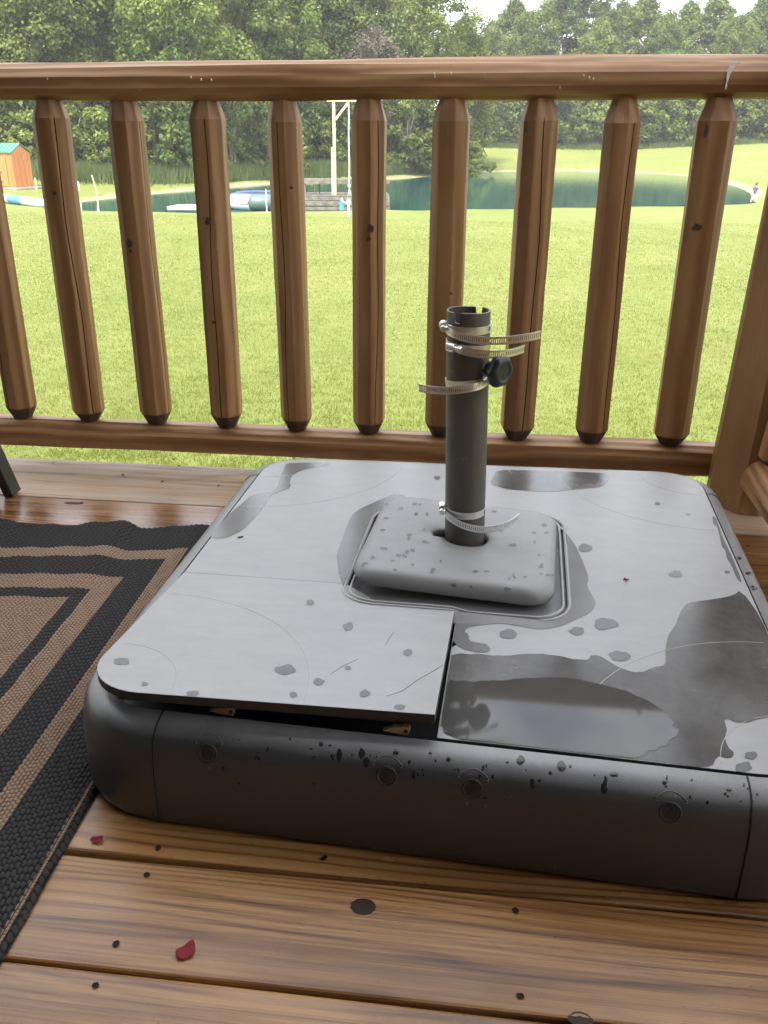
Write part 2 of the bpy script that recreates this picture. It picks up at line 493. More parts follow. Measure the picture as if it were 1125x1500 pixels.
gx = np.concatenate([np.arange(-420, -60, 20.), np.arange(-60, -34, 2.), np.arange(-34, 30, .6), np.arange(30, 70, 2.), np.arange(70, 421, 20.)])
gy = np.concatenate([[-40, -20, -8, -2.], np.arange(0, 44, 1.), np.arange(44, 125, .6), np.arange(125, 180, 3.), np.arange(180, 900, 40.)])
GX, GY = np.meshgrid(gx, gy)
GD = pond_dist(GX, GY)
GZ = ground_h(GX, GY, GD)
rngg = np.random.default_rng(5)
sandw = sstep(1.5, 0.7, GD+rngg.normal(0, .18, GD.shape)) * np.where(GY < 56+0.35*(GX+24), 0.0, 1.0)
sandw = np.maximum(sandw, sstep(1.6, .8, np.hypot((GX+31.5)/4.0, GY-55.2)))      # worn sandy patch by the swim log
nyy, nxx = GX.shape
idx = np.arange(nyy*nxx).reshape(nyy, nxx)
GF = np.stack([idx[:-1,:-1], idx[:-1,1:], idx[1:,1:], idx[1:,:-1]], -1).reshape(-1, 4)
def lawn_material():
    t = NT('mown_lawn')
    v = t.coord('Object')
    big = t.noise(v, 0.10, 4, 0.6)
    med = t.noise(t.coord('Object', (1, 0.45, 1)), 1.1, 5, 0.65)
    fine = t.noise(v, 22, 4, 0.7)
    c = t.ramp(t.mix(0.5, big, med), [(0.34, (0.105, 0.142, 0.026)), (0.5, (0.150, 0.176, 0.042)), (0.66, (0.195, 0.202, 0.066))])
    c = t.mix(t.ramp(fine, [(0.35, 0.0), (0.7, 0.55)]), c, (0.20, 0.215, 0.07))
    c = t.mix(t.ramp(t.noise(v, 60, 3, .7), [(0.36, 0.35), (0.5, 0.0)]), c, (0.06, 0.085, 0.016))
    sand = t.ramp(t.noise(v, 3.0, 5, .7), [(0.3, (0.20, 0.165, 0.105)), (0.7, (0.34, 0.29, 0.20))])
    c = t.mix(t.attr('sand'), c, sand)
    nm = t.bump(t.noise(v, 35, 4, .75), 0.9, 0.03)
    t.pbsdf(c, 0.85, 0, 0.15, nm)
    return t.m
M['lawn'] = lawn_material()
lawn = link('lawn', fast_mesh('lawn', np.stack([GX, GY, GZ], -1).reshape(-1, 3), GF, [M['lawn']], True, {'sand': sandw.ravel()}))
props(lawn, kind='structure')

def water_material():
    t = NT('pond_water')
    v = t.coord('Object', (1.0, 0.55, 1.0))
    n1 = t.noise(v, 1.4, 3, .6); n2 = t.noise(v, 5.5, 2, .5)
    nm = t.bump(t.mix(0.35, n1, n2), 0.20, 0.055)
    t.pbsdf((0.006, 0.056, 0.056), 0.06, 0, 0.5, nm)
    return t.m
M['water'] = water_material()
bm = bmesh.new()
cx, cy = shore.mean(0)
ext = shore + (shore-[cx, cy])/np.linalg.norm(shore-[cx, cy], axis=1)[:, None]*0.9
bm.faces.new([bm.verts.new((x, y, Z_W)) for x, y in ext])
bmesh.ops.triangulate(bm, faces=bm.faces)
me = bpy.data.meshes.new('pond_water'); bm.to_mesh(me); bm.free(); me.materials.append(M['water'])
props(link('pond_water', me), kind='structure')

# near grass blades, one mass
def blade_field(name, xs, ys, zs, hmin, hmax, wid, mat, rng, lean=0.5, grow=False):
    n = len(xs)
    a = rng.uniform(0, 2*math.pi, n); h = rng.uniform(hmin, hmax, n)
    la = rng.uniform(0, 2*math.pi, n); ll = h*lean*rng.random(n)
    w = wid*rng.uniform(.6, 1.2, n)
    if grow: w = w*np.clip(ys/11, 1, 3)
    dx, dy = np.cos(a)*w/2, np.sin(a)*w/2
    P = np.stack([xs, ys, zs], -1)
    V = np.empty((n, 3, 3), np.float32)
    V[:, 0] = P+np.stack([-dx, -dy, np.full(n, -.01)], -1)
    V[:, 1] = P+np.stack([dx, dy, np.full(n, -.01)], -1)
    V[:, 2] = P+np.stack([np.cos(la)*ll, np.sin(la)*ll, h], -1)
    patch = .5+.22*np.sin(xs*.9+1.7*np.sin(ys*.5))+.18*np.sin(ys*.75+np.cos(xs*1.3)*1.4)+.14*np.sin(xs*3.1+ys*2.3)
    tint = np.repeat(np.clip(.55*patch+.45*rng.random(n), 0, 1), 3)
    F = np.arange(n*3).reshape(n, 3)
    return link(name, fast_mesh(name, V.reshape(-1, 3), F, [mat], False, {'tint': tint}))
def leafy(name, c0, c1, c2, trans=0.35, rough=0.55, objvar=0.25):
    t = NT(name)
    c = t.ramp(t.attr('tint'), [(0.0, c0), (0.5, c1), (1.0, c2)])
    if objvar:
        oi = t.n('ShaderNodeObjectInfo')
        hs = t.n('ShaderNodeHueSaturation')
        t.t.links.new(c, hs.inputs['Color'])
        t.t.links.new(t.math('MULTIPLY_ADD', oi.outputs['Random'], 0.05), hs.inputs['Hue'])
        hs.inputs['Hue'].default_value = 0.5
        nd = t.n('ShaderNodeMapRange'); nd.inputs['To Min'].default_value = 0.485; nd.inputs['To Max'].default_value = 0.515
        t.t.links.new(oi.outputs['Random'], nd.inputs['Value']); t.t.links.new(nd.outputs[0], hs.inputs['Hue'])
        mr = t.n('ShaderNodeMapRange'); mr.inputs['To Min'].default_value = 1-objvar; mr.inputs['To Max'].default_value = 1+objvar
        ml = t.math('FRACT', t.math('MULTIPLY', oi.outputs['Random'], 7.31))
        t.t.links.new(ml, mr.inputs['Value']); t.t.links.new(mr.outputs[0], hs.inputs['Value'])
        c = hs.outputs[0]
    d = t.n('ShaderNodeBsdfPrincipled'); t.t.links.new(c, d.inputs['Base Color'])
    d.inputs['Roughness'].default_value = rough; d.inputs['Specular IOR Level'].default_value = 0.25
    tr = t.n('ShaderNodeBsdfTranslucent'); t.t.links.new(t.mix(1.0, c, (1.25, 1.25, 0.7), 'MULTIPLY'), tr.inputs['Color'])
    mx = t.n('ShaderNodeMixShader'); mx.inputs[0].default_value = trans
    t.t.links.new(d.outputs[0], mx.inputs[1]); t.t.links.new(tr.outputs[0], mx.inputs[2])
    t.t.links.new(mx.outputs[0], t.out.inputs['Surface'])
    return t.m
M['blade'] = leafy('grass_blade', (0.118, 0.155, 0.030), (0.168, 0.190, 0.048), (0.228, 0.228, 0.082), 0.4, 0.5, 0)
rng = np.random.default_rng(11)
nb = 430000
u = rng.random(nb)
yy = 5.6*np.exp(u**1.15*math.log(46/5.6))
xx = (rng.random(nb)-0.5)*(yy*1.02+1.2) - 0.117*yy
clump = np.sin(xx*9+np.sin(yy*7)*2)*np.sin(yy*8+np.cos(xx*6)*2)
keep = rng.random(nb) < 0.62+0.38*clump
xx, yy = xx[keep], yy[keep]
props(blade_field('grass', xx, yy, ground_h(xx, yy, np.full(xx.shape, 30.)), .015, .040, .012, M['blade'], rng, 1.1, True),
      'short mown yellow-green grass beyond the railing', 'grass', kind='stuff')

# ------------------------------------------------------------------ unseen house wall and porch roof, sized to shade the deck
M['house'] = wood('log_siding', 'X', (0.06, 0.036, 0.022), (0.09, 0.056, 0.034), (0.12, 0.078, 0.05), ring=8, contrast=0.7)
M['soffit'] = wood('roof_boards', 'X', (0.06, 0.04, 0.026), (0.10, 0.07, 0.046), (0.14, 0.10, 0.07), ring=8, contrast=0.7)
mb = MB()
for k in range(17):
    z = -1.55+0.26*k
    mb.rings([[Vector((x, -1.55+0.14*math.cos(a), z+0.13+0.13*math.sin(a))) for a in [2*math.pi*j/12 for j in range(12)]] for x in (-6.0, 3.2)])
for k in range(17):  # added side wing, blocks light from the left
    z = -1.55+0.26*k
    mb.rings([[Vector((-3.6+0.14*math.cos(a), y, z+0.13+0.13*math.sin(a))) for a in [2*math.pi*j/12 for j in range(12)]] for y in (-1.5, 1.1)])
props(mb.build('unseen_house_wall', M['house'], smooth=True), kind='structure')
mb = MB()
ROOF_Y, ROOF_Z = 1.42, 2.32
mb.rings([[Vector((x, -1.7, 2.75)), Vector((x, ROOF_Y, ROOF_Z)), Vector((x, ROOF_Y, ROOF_Z+.14)), Vector((x, -1.7, 2.91))] for x in (-6.0, 1.05)])
props(mb.build('unseen_porch_roof', M['soffit']), kind='structure')

# ------------------------------------------------------------------ deck boards
BW = 0.1429; Y1 = 0.71717
rd = random.Random(3)
deck = empty('deck')
props(deck, kind='structure')
def plank(k, mat, x0=-3.4, x1=0.86, t=0.036):
    y0, y1 = Y1+k*BW+0.0025, Y1+(k+1)*BW-0.0025
    w = (y1-y0)/2
    prof = [(-w, -t), (-w, -.0032), (-w+.0009, -.0009), (-w+.0032, 0), (-w*.3, -.0006), (w*.3, -.0008), (w-.0032, 0), (w-.0009, -.0009), (w, -.0032), (w, -t)]
    if k == 8:
        w2 = 0.075
        prof = [(-w, -t), (-w, -.006), (-w+.006, -.001), (-w*.4, .001), (w*.3, -.002), (w*.75, -.012), (w, -.026), (w+.004, -.042), (w, -.07), (-w, -.07)]
    rings = []
    ph = rd.uniform(0, 6)
    nseg = 44
    for i in range(nseg+1):
        x = x0+(x1-x0)*i/nseg
        dy = 0.0012*math.sin(x*1.7+ph)+0.0007*math.sin(x*5.1+ph*2)
        dz = 0.0008*math.sin(x*2.3+ph*3)-rd.uniform(0, .0002)
        rings.append([Vector((x, py+dy*(1 if abs(py) > w*.9 else .3), pz+dz)) for py, pz in reversed(prof)])
    m = MB().rings(rings)
    yc = (y0+y1)/2
    m.v = [(x, y, z) for x, y, z in m.v]
    o = m.build('plank', mat, None, angle=12)
    o.location = (0, yc, 0); o.parent = deck
    return o
planks = {}
for k in range(-15, 9):
    mat = M['deck_grey'] if k >= 7 else (M['deck_wet'] if k in (5, 6) else M['deck'])
    planks[k] = plank(k, mat)
# joists under the boards and a rim board, so that nothing shows through the gaps
for x in np.arange(-3.3, 0.9, 0.4):
    mb = MB(); mb.box((x-.02, -1.42, -.22), (x+.02, 1.94, -.0385)); mb.build('joist', M['tip'], deck)
mb = MB(); mb.box((-3.4, 1.945, -.25), (.86, 1.985, -.072)); mb.build('rim_board', M['rail_x'], deck)
for px in (-3.2, -1.2, .75):
    mb = MB(); mb.box((px-.07, 1.80, -2.2), (px+.07, 1.93, -.225)); mb.build('support_post', M['rail_z'], deck)
def screw(x, y, r=.0045):
    k = int(math.floor((y-Y1)/BW)); 
    if k not in planks: return
    m = MB()
    Mx = Matrix.Translation((x, y, -.0002)) @ Matrix.Rotation(rd.uniform(0, 3), 4, 'Z')
    n = 10
    pr = [Vector((r*rd.uniform(.75, 1.25)*math.cos(2*math.pi*j/n)*1.15, r*rd.uniform(.75, 1.2)*math.sin(2*math.pi*j/n), 0)) for j in range(n)]
    m.rings([[Mx @ (p*1.35+Vector((0, 0, .0017))) for p in pr], [Mx @ (p*.95+Vector((0, 0, .0019))) for p in pr], [Mx @ (p*.5+Vector((0, 0, .0016))) for p in pr]], False, True)
    m.build('screw', M['screw'], planks[k])
for (x, y) in [(232,1243),(215,1282),(170,1383),(140,1444),(755,1335),(762,1460),(475,1258),(78,679),(262,683),(180,696),(238,706),(255,674),(320,712),(120,737),(1095,800)]:
    g = at(x, y, 0); screw(g.x, g.y, .0025 if y > 900 else .0026)
# knots with a dark hard heart
def knot(x, y, a, b):
    g = at(x, y, 0); k = int(math.floor((g.y-Y1)/BW)); m = MB(); n = 20
    prs = [Vector((a*math.cos(2*math.pi*j/n)*(1+.08*math.sin(3*j)), b*math.sin(2*math.pi*j/n), 0)) for j in range(n)]
    m.rings([[g+p*1.0+Vector((0, 0, .0004)) for p in prs], [g+p*.86+Vector((0, 0, .0007)) for p in prs], [g+p*.6+Vector((0, 0, .0006)) for p in prs], [g+p*.2+Vector((0, 0, .0007)) for p in prs]], False, True)
    m.build('knot', M['knot'], planks[k], smooth=True)
knot(532, 1328, .0135, .0105); knot(850, 1493, .012, .008); knot(107, 737, .02, .006)

# ------------------------------------------------------------------ railing
RY = 1.9676
def loft_log(axis, a0, a1, step, section, seed, wob=0.004):
    r = random.Random(seed); ph = [r.uniform(0, 6.28) for _ in range(8)]
    rings = []; n = int((a1-a0)/step)
    for i in range(n+1):
        s = a0+(a1-a0)*i/n
        ring = []
        for j, (p, q) in enumerate(section):
            k = 1+0.055*math.sin(s*3.1+ph[j % 8])+0.03*math.sin(s*7.7+ph[(j*3) % 8])+.012*math.sin(s*17+ph[(j*5) % 8])
            dp = wob*math.sin(s*2.2+ph[1]); dq = wob*math.sin(s*1.9+ph[2])
            ring.append(Vector((s, p*k+dp, q*k+dq)))
        rings.append(ring)
    return rings
sec_top = [(-.048, -.016), (-.047, .006), (-.034, .024), (-.012, .036), (.015, .038), (.036, .026), (.048, .004), (.046, -.018), (.032, -.034), (.008, -.039), (-.018, -.038), (-.038, -.029)]
sec_bot = [(-.036, -.012), (-.036, .010), (-.030, .023), (-.014, .034), (.012, .036), (.030, .024), (.036, .004), (.034, -.016), (.022, -.032), (.002, -.037), (-.018, -.035), (-.030, -.027)]
railing = empty('deck_railing', (0, RY, 0))
props(railing, 'brown log railing with eight-sided balusters across the deck edge before the lawn', 'railing')
rg = loft_log('X', -1.75, .60, .03, sec_top, 4, .003)
top_rail = MB().rings([[Vector((v.x, RY+v.y, .852+.004*math.sin(v.x*2.4+.6)+(.006*max(0, v.x))+v.z)) for v in reversed(r)] for r in rg]).build('top_rail', M['rail_x'], railing, angle=15)
rg = loft_log('X', -1.75, .56, .03, sec_bot, 9, .002)
MB().rings([[Vector((v.x, RY+v.y, .070+v.z)) for v in reversed(r)] for r in rg]).build('bottom_rail', M['rail_x'], railing, angle=15)

def poly_r(th, fac, ap):
    """radius of an uneven hand-hewn polygon (facet normals fac, apothems ap) towards th"""
    best = 9
    for f, a in zip(fac, ap):
        c = math.cos(th-f)
        if c > .05: best = min(best, a/c)
    return best
def baluster(cxy, z0, z1, zs0, zs1, rad, seed, crack, parent, tilt=(0, 0), cone_top=.022, cone_bot=.020, name='baluster'):
    r = random.Random(seed)
    nf = 8
    off = r.uniform(-.25, .25)
    fac = [off+2*math.pi*i/nf+r.uniform(-.12, .12) for i in range(nf)]
    ap = [rad*r.uniform(.95, 1.03) for _ in fac]
    nseg = 22; N = 76
    zs = [z0, zs0-.004] + [zs0+(zs1-zs0)*i/nseg for i in range(nseg+1)] + [zs1+.006, zs1+(z1-zs1)*.55, z1]
    rings = []; ph = [r.uniform(0, 6.28) for _ in range(4)]
    ang0 = crack if crack is not None else 1.0
    rows = []
    for i, z in enumerate(zs):
        t = (z-zs0)/(zs1-zs0)
        thc = ang0+.10*math.sin(t*4.2+ph[0])+.05*math.sin(t*11+ph[1])
        cw = .028
        dep = 0.0
        if crack is not None and 0 <= t <= 1: dep = .011*min(1, 3.5*t*(1.05-t)+.35)*(.75+.25*math.sin(t*9+ph[2]))
        if z <= zs0-.003: s = (cone_bot/rad) + (1-cone_bot/rad)*(z-z0)/(zs0-z0) if z > z0 else cone_bot/rad
        elif z > zs1+.001:
            q = (z-zs1)/(z1-zs1); s = 1-(1-cone_top/rad)*q**1.15
        else: s = 1.0+.012*math.sin(t*7+ph[3])
        ths = [thc-cw, thc, thc+cw]+[thc+cw+(2*math.pi-2*cw)*(j+1)/(N-2) for j in range(N-3)]
        ring = []
        for j, th in enumerate(ths):
            rr = poly_r(th, [f+.02*math.sin(z*8+f) for f in fac], ap)*s
            if j == 1: rr -= dep
            elif j in (0, 2): rr -= dep*.02
            ring.append(Vector((cxy[0]+rr*math.cos(th)+tilt[0]*t, cxy[1]+rr*math.sin(th)+tilt[1]*t, z)))
        rings.append(ring)
    m = MB()
    n = len(rings[0])
    m.rings(rings)
    mi = []
    for i in range(len(rings)-1):
        for j in range(n):
            zz = zs[i]
            if i < 1: mi.append(1)
            elif zs[i] >= zs1-.0001: mi.append(2)
            elif crack is not None and j in (0, 1): mi.append(3)
            else: mi.append(0)
    mi += [1, 2]
    m.mi = mi
    return m.build(name, [M['rail_z'], M['tip'], M['cone'], M['crack']], parent, angle=14)
BX0, BS = -0.96005, 0.172819
cr = {-1: -1.9, 0: -.95, 1: -.25, 2: -1.55, 3: -1.9, 4: -.9, 5: None, 6: -1.25, 7: -1.0, 8: None}
jig = [0, .001, -.002, .002, 0, .001, 0, .001, -.002, .003]
for n_, i in enumerate(range(-1, 9)):
    baluster((BX0+BS*i+jig[n_], RY), .104, .822, .134+[.002,-.003,.001,.003,0,-.002,.002,0,.003,-.002][n_], .776+[0,.003,-.002,.002,-.003,.001,0,.002,-.002,.003][n_], .0365*[1,1.03,.98,1.0,.96,.95,1.0,1.02,1.0,1.04][n_], 40+i, cr[i], railing, tilt=([0,.003,-.002,.002,-.003,.001,0,.003,-.002,.002][n_], 0), cone_bot=.021)
# hewn knots on the balusters: small dark sunken ellipses
def rail_knot(px, py, a, b, Y=RY-.0375):
    g = atY(px, py, Y); m = MB(); n = 12
    m.rings([[g+Vector((a*s*math.cos(2*math.pi*j/n)*(1+.2*math.sin(j*2.1)), -.0006*(1.2-s), b*s*math.sin(2*math.pi*j/n)*(1+.2*math.cos(j*1.7)))) for j in range(n)] for s in (1.0, .7, .35)], False, True)
    m.build('knot', M['tip'], railing)
for a in [(190,357,.006,.009),(191,368,.004,.004),(543,335,.007,.009),(540,350,.005,.005),(305,324,.007,.008),(1021,333,.010,.007),(1034,192,.004,.014),(772,190,.004,.004),(313,472,.004,.004),(80,283,.005,.004),(427,275,.004,.003),(660,430,.004,.004)]:
    rail_knot(*a)
# corner post, with the second railing running back along the side of the deck
post = empty('corner_post', (.625, 1.90, 0))
props(post, 'thick faceted brown log post at the deck corner where both railings meet', 'post')
r = random.Random(77)
fac = [2*math.pi*(i+.5)/9+r.uniform(-.1, .1) for i in range(9)]; ap = [.079*r.uniform(.95, 1.05) for _ in fac]
rings = []
for i in range(26):
    z = .0005+1.02*i/25
    ring = []
    for j in range(54):
        th = 2*math.pi*j/54
        rr = poly_r(th, [f+.03*math.sin(z*5+f*2) for f in fac], ap)*(1.04-.05*z)
        ring.append(Vector((.592+.030*z+rr*math.cos(th), 1.90+rr*math.sin(th), z)))
    rings.append(ring)
MB().rings(rings).build('shaft', M['rail_z'], post, angle=12)
mb = MB(); mb.tube([(.60, 1.86, .818), (.68, 1.83, .8195), (.85, 1.80, .821)], .0035, 8); mb.build('hook', M['black'], post, smooth=True)
side = empty('side_railing', (.66, 1.0, 0))
props(side, 'brown log railing along the side of the deck beyond the corner post', 'railing')
rg = loft_log('X', -1.2, 1.83, .05, [(p*1.0, q) for p, q in sec_bot], 19, .002)
MB().rings([[Vector((.600-v.y*1.25, v.x, .083+v.z*1.2)) for v in reversed(r)] for r in rg]).build('bottom_rail', M['rail_y'], side, angle=24)
rg = loft_log('X', -1.2, 1.86, .05, sec_top, 29, .003)
MB().rings([[Vector((.72-v.y, v.x, .852+v.z)) for v in reversed(r)] for r in rg]).build('top_rail', M['rail_y'], side, angle=24)
for i in range(9):
    baluster((.612, 1.795-.1728*i), .112, .822, .140, .776, .0370, 140+i, -2.6 if i % 2 else None, side, tilt=(.045, 0), cone_bot=.021)
# bird dropping on the top rail, water beads under its edge
g = atY(1070, 103, RY-.047); m = MB()
for (dx, dz, a, b) in [(0, .002, .0035, .008), (-.003, -.008, .0028, .012), (.004, .006, .003, .005), (-.004, -.026, .0016, .008), (.008, .012, .008, .003)]:
    n = 10
    m.rings([[g+Vector((dx+a*s*math.cos(2*math.pi*j/n), -.002+.001*s-.5*0, dz+b*s*math.sin(2*math.pi*j/n))) for j in range(n)] for s in (1, .6)], False, True)
m.build('bird_dropping', M['white'], railing)
def glassy(name):
    t = NT(name); p = t.pbsdf((.55, .5, .42), .05, 0, .6); return t.m
M['bead'] = glassy('water_bead')
m = MB()
for (x, y) in [(636,108),(637,112),(661,107),(663,116),(673,119),(710,108),(723,111),(724,117),(736,110),(745,113),(855,110),(863,113),(869,115),(617,124),(70,115),(98,119),(148,124),(205,130),(280,113),(295,116),(310,117),(153,120),(785,124),(820,127)]:
    dz = ray(x, y); g = atY(x, y, RY-.0455)
    m.lathe([(.0001, -.0042), (.0016, -.0030), (.0021, -.0012), (.0017, .0008), (.0008, .002), (.0001, .0026)], 8, Matrix.Translation(g+Vector((0, -.0012, 0))))
props(m.build('water_beads', M['bead'], railing, smooth=True), kind='stuff')

# ------------------------------------------------------------------ umbrella base
ZL = 0.135
FL, FR, BL, BR = Vector((-.452, .822, 0)), Vector((.385, .780, 0)), Vector((-.432, 1.672, 0)), Vector((.428, 1.694, 0))
BWID, BLEN = .845, .885
def bmap(u, v, z=0.0):
    """base frame (metres from the front left corner of the lid plane) to the deck"""
    a, b = u/BWID, v/BLEN
    p = FL*(1-a)*(1-b)+FR*a*(1-b)+BL*(1-a)*b+BR*a*b
    return Vector((p.x, p.y, z))
def binv(X, Y):
    u = v = .4
    for _ in range(12):
        p = bmap(u, v); e = 1e-4
        pu = (bmap(u+e, v)-p)/e; pv = (bmap(u, v+e)-p)/e
        dx, dy = X-p.x, Y-p.y; det = pu.x*pv.y-pu.y*pv.x
        u += (dx*pv.y-dy*pv.x)/det; v += (pu.x*dy-pu.y*dx)/det
    return u, v
def rrect(u0, v0, u1, v1, rad, n=9, ns=6):
    """rounded rectangle, counter-clockwise"""
    out = []
    corners = [(u1-rad, v0+rad, -90), (u1-rad, v1-rad, 0), (u0+rad, v1-rad, 90), (u0+rad, v0+rad, 180)]
    for ci, (cx_, cy_, a0) in enumerate(corners):
        for j in range(n+1):
            a = R(a0+90*j/n); out.append((cx_+rad*math.cos(a), cy_+rad*math.sin(a)))
        nx_ = corners[(ci+1) % 4]; a = R(a0+90)
        p0 = out[-1]; b = R(nx_[2]); p1 = (nx_[0]+rad*math.cos(b), nx_[1]+rad*math.sin(b))
        for j in range(1, ns): out.append((p0[0]+(p1[0]-p0[0])*j/ns, p0[1]+(p1[1]-p0[1])*j/ns))
    return out
CR = .078
base = empty('umbrella_stand', bmap(BWID/2, BLEN/2, 0))
props(base, 'large square charcoal plastic umbrella base with wet grey lids on the deck', 'umbrella base')
def body_ring(d, z):
    e = d*.74 if d > 0 else d
    return [bmap(u, v, z) for u, v in rrect(-e, -d, BWID+e, BLEN+e, CR+d)]
prof = [(.030, .0004), (.043, .002), (.0480, .008), (.0492, .020), (.0486, .062), (.0476, .082), (.0456, .098), (.0415, .1120), (.0345, .1230), (.0255, .1295), (.0145, .1328), (.0034, .1336), (.0028, .110), (-.012, .108), (-.012, .098)]
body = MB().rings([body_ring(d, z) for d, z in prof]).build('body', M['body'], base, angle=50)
dg = bpy.context.evaluated_depsgraph_get()
bvh_body = BVHTree.FromPolygons([body.matrix_world @ v.co for v in body.data.vertices], [p.vertices for p in body.data.polygons])
def on_body(x, y):
    loc, nrm, *_ = bvh_body.ray_cast(CAM, ray(x, y).normalized())
    return loc, nrm

def inner_floor():
    return MB().rings([body_ring(-.0125, .098), body_ring(-.0126, .099)]).build('tank_top', M['lockblack'], base)
inner_floor()

def slab(name, outer, holes, z, th, mat, zfun=None, parent=base, mp=None):
    """flat panel with an optional hole: outline points in the base frame, counter-clockwise"""
    loops = [outer]+holes
    pts = [p for l in loops for p in l]
    tris = geometry.tessellate_polygon([[Vector((u, v, 0)) for u, v in l] for l in loops])
    zf = zfun or (lambda u, v: z); mp = mp or bmap
    V = []; F = []
    n = len(pts)
    def shr(l, d):
        return l
    V += [mp(u, v, zf(u, v)) for u, v in pts]
    for a, b, c in tris:
        p, q, r_ = pts[a], pts[b], pts[c]
        cr_ = (q[0]-p[0])*(r_[1]-p[1])-(q[1]-p[1])*(r_[0]-p[0])
        F.append((a, b, c) if cr_ > 0 else (a, c, b))
    V += [mp(u, v, zf(u, v)-th) for u, v in pts]
    o = 0
    for li, l in enumerate(loops):
        m_ = len(l)
        for j in range(m_):
            k = (j+1) % m_
            f = (o+j, n+o+j, n+o+k, o+k)
            F.append(f if li == 0 else tuple(reversed(f)))
        o += m_
    mbx = MB(); mbx.add(V, F); mbx.mi = [0]*len(tris)+[1]*(len(F)-len(tris))
    return mbx.build(name, [mat, M['lockblack']], parent)

def arc(cx_, cy_, rad, a0, a1, n=10): return [(cx_+rad*math.cos(R(a0+(a1-a0)*j/n)), cy_+rad*math.sin(R(a0+(a1-a0)*j/n))) for j in range(n+1)]
def lmap(u, v, z=0.0):
    """the loose lid has slipped forward at its outer corner"""
    return bmap(u, v-.023*(1-u/SPL_U)*max(0, 1-v/HING), z)
# recess in the middle (base frame)
def uv(x, y, z=ZL):
    g = at(x, y, z); return binv(g.x, g.y)
RU0, RV0 = uv(512, 850); _, RV0b = uv(720, 903); RU1, _ = uv(828, 830); RV1 = RV0b+.365
RV0 = RV0b
rec = rrect(RU0, RV0, RU1, RV1, .05, 8, 6)
SPL_U, _ = uv(655, 960, .155)
HING = .345                      # hinge line of the front left lid
gap = .0012
d0 = .0006
outer_full = rrect(d0, d0, BWID-d0, BLEN-d0, CR, 9, 6)
# L-shaped main top: everything but the front left lid
# polygon: start at the front edge right of the split, run counter-clockwise, then follow the lid and the recess back
a_fr = arc(BWID-CR, CR, CR, -90, 0); a_br = arc(BWID-CR, BLEN-CR, CR, 0, 90); a_bl = arc(CR, BLEN-CR, CR, 90, 180)
rec_cw = list(reversed(rec))
main_outer = [(SPL_U+gap, d0)] + a_fr + a_br + a_bl + [(d0, HING+gap), (RU0-.004, HING+gap)]
# walk round the recess from its left side, clockwise over the back, to the front at the split
rec_pts = []
rec_pts += [(RU0, HING+gap)]
rec_pts += list(reversed(arc(RU0+.05, RV1-.05, .05, 90, 180, 8)))
rec_pts += list(reversed(arc(RU1-.05, RV1-.05, .05, 0, 90, 8)))
rec_pts += list(reversed(arc(RU1-.05, RV0+.05, .05, -90, 0, 8)))
rec_pts += [(SPL_U+gap, RV0)]
main_outer = [(SPL_U+gap, d0)] + a_fr + a_br + a_bl + [(d0, HING+.0003)] + [(RU0, HING+.0003)] + rec_pts[1:]
top_panel = slab('top_panel', main_outer, [], ZL, .012, M['lid'])
# front left lid: hinged at the back, standing open a little at the front
LIFT = .032
def lid_z(u, v): return ZL+.0004+LIFT*max(0.0, 1-v/HING)
lid_outer = [(SPL_U-gap, d0-.002), (SPL_U-gap, RV0-.001)] + list(reversed(arc(RU0+.05, RV0+.05, .052, 180, 270, 8))) + [(RU0-.002, HING-.0003), (d0, HING-.0003)] + arc(CR, CR, CR+.002, 180, 270)
# subdivide the outline so that the tilt is followed closely
lid = slab('raised_lid', lid_outer, [], ZL, .011, M['lid'], zfun=lid_z, mp=lmap)
bevel(lid, .0018, 2); bevel(top_panel, .0012, 2)
# lip of the lid: inner flange below its edge
fl = [(SPL_U-.006, .006), (SPL_U-.006, .05)] + [(CR, .05)] + arc(CR, CR, CR-.004, 200, 270, 6)
slab('lid_flange', [(SPL_U-.005, .008), (SPL_U-.005, .020), (.06, .020), (.045, .012)], [], 0, .009, M['lockblack'], zfun=lambda u, v: lid_z(u, v)-.0115, mp=lmap)
# floor of the recess
slab('recess_floor', rrect(RU0-.003, RV0-.003, RU1+.003, RV1+.003, .052, 8, 4), [], .1205, .004, M['lid'])
# raised double rim round the recess
def rim(du, z, w, h, name='rim'):
    pts = rrect(RU0-du, RV0-du, RU1+du, RV1+du, .05+du, 10, 10)
    n = len(pts); rings = []
    for j in range(n):
        p0 = Vector(pts[(j-1) % n]); p1 = Vector(pts[(j+1) % n]); t = (p1-p0).normalized(); nn = Vector((t.y, -t.x)); p = Vector(pts[j])
        zz = z
        ring = []
        for s, hh in ((-w, -.004), (-w*.7, h*.8), (0, h), (w*.7, h*.8), (w, -.004)):
            q = p+nn*s
            zb = lid_z(q.x, q.y) if (q.x < SPL_U and q.y < HING) else ZL
            ring.append(bmap(q.x, q.y, zb+hh))
        rings.append(ring)
    rings.append(rings[0])
    return MB().rings(rings, False, False, closed=False).build(name, M['lid'], base, smooth=True)
rim(-.006, ZL, .0022, .0022)
rim(.003, ZL, .0022, .0018)

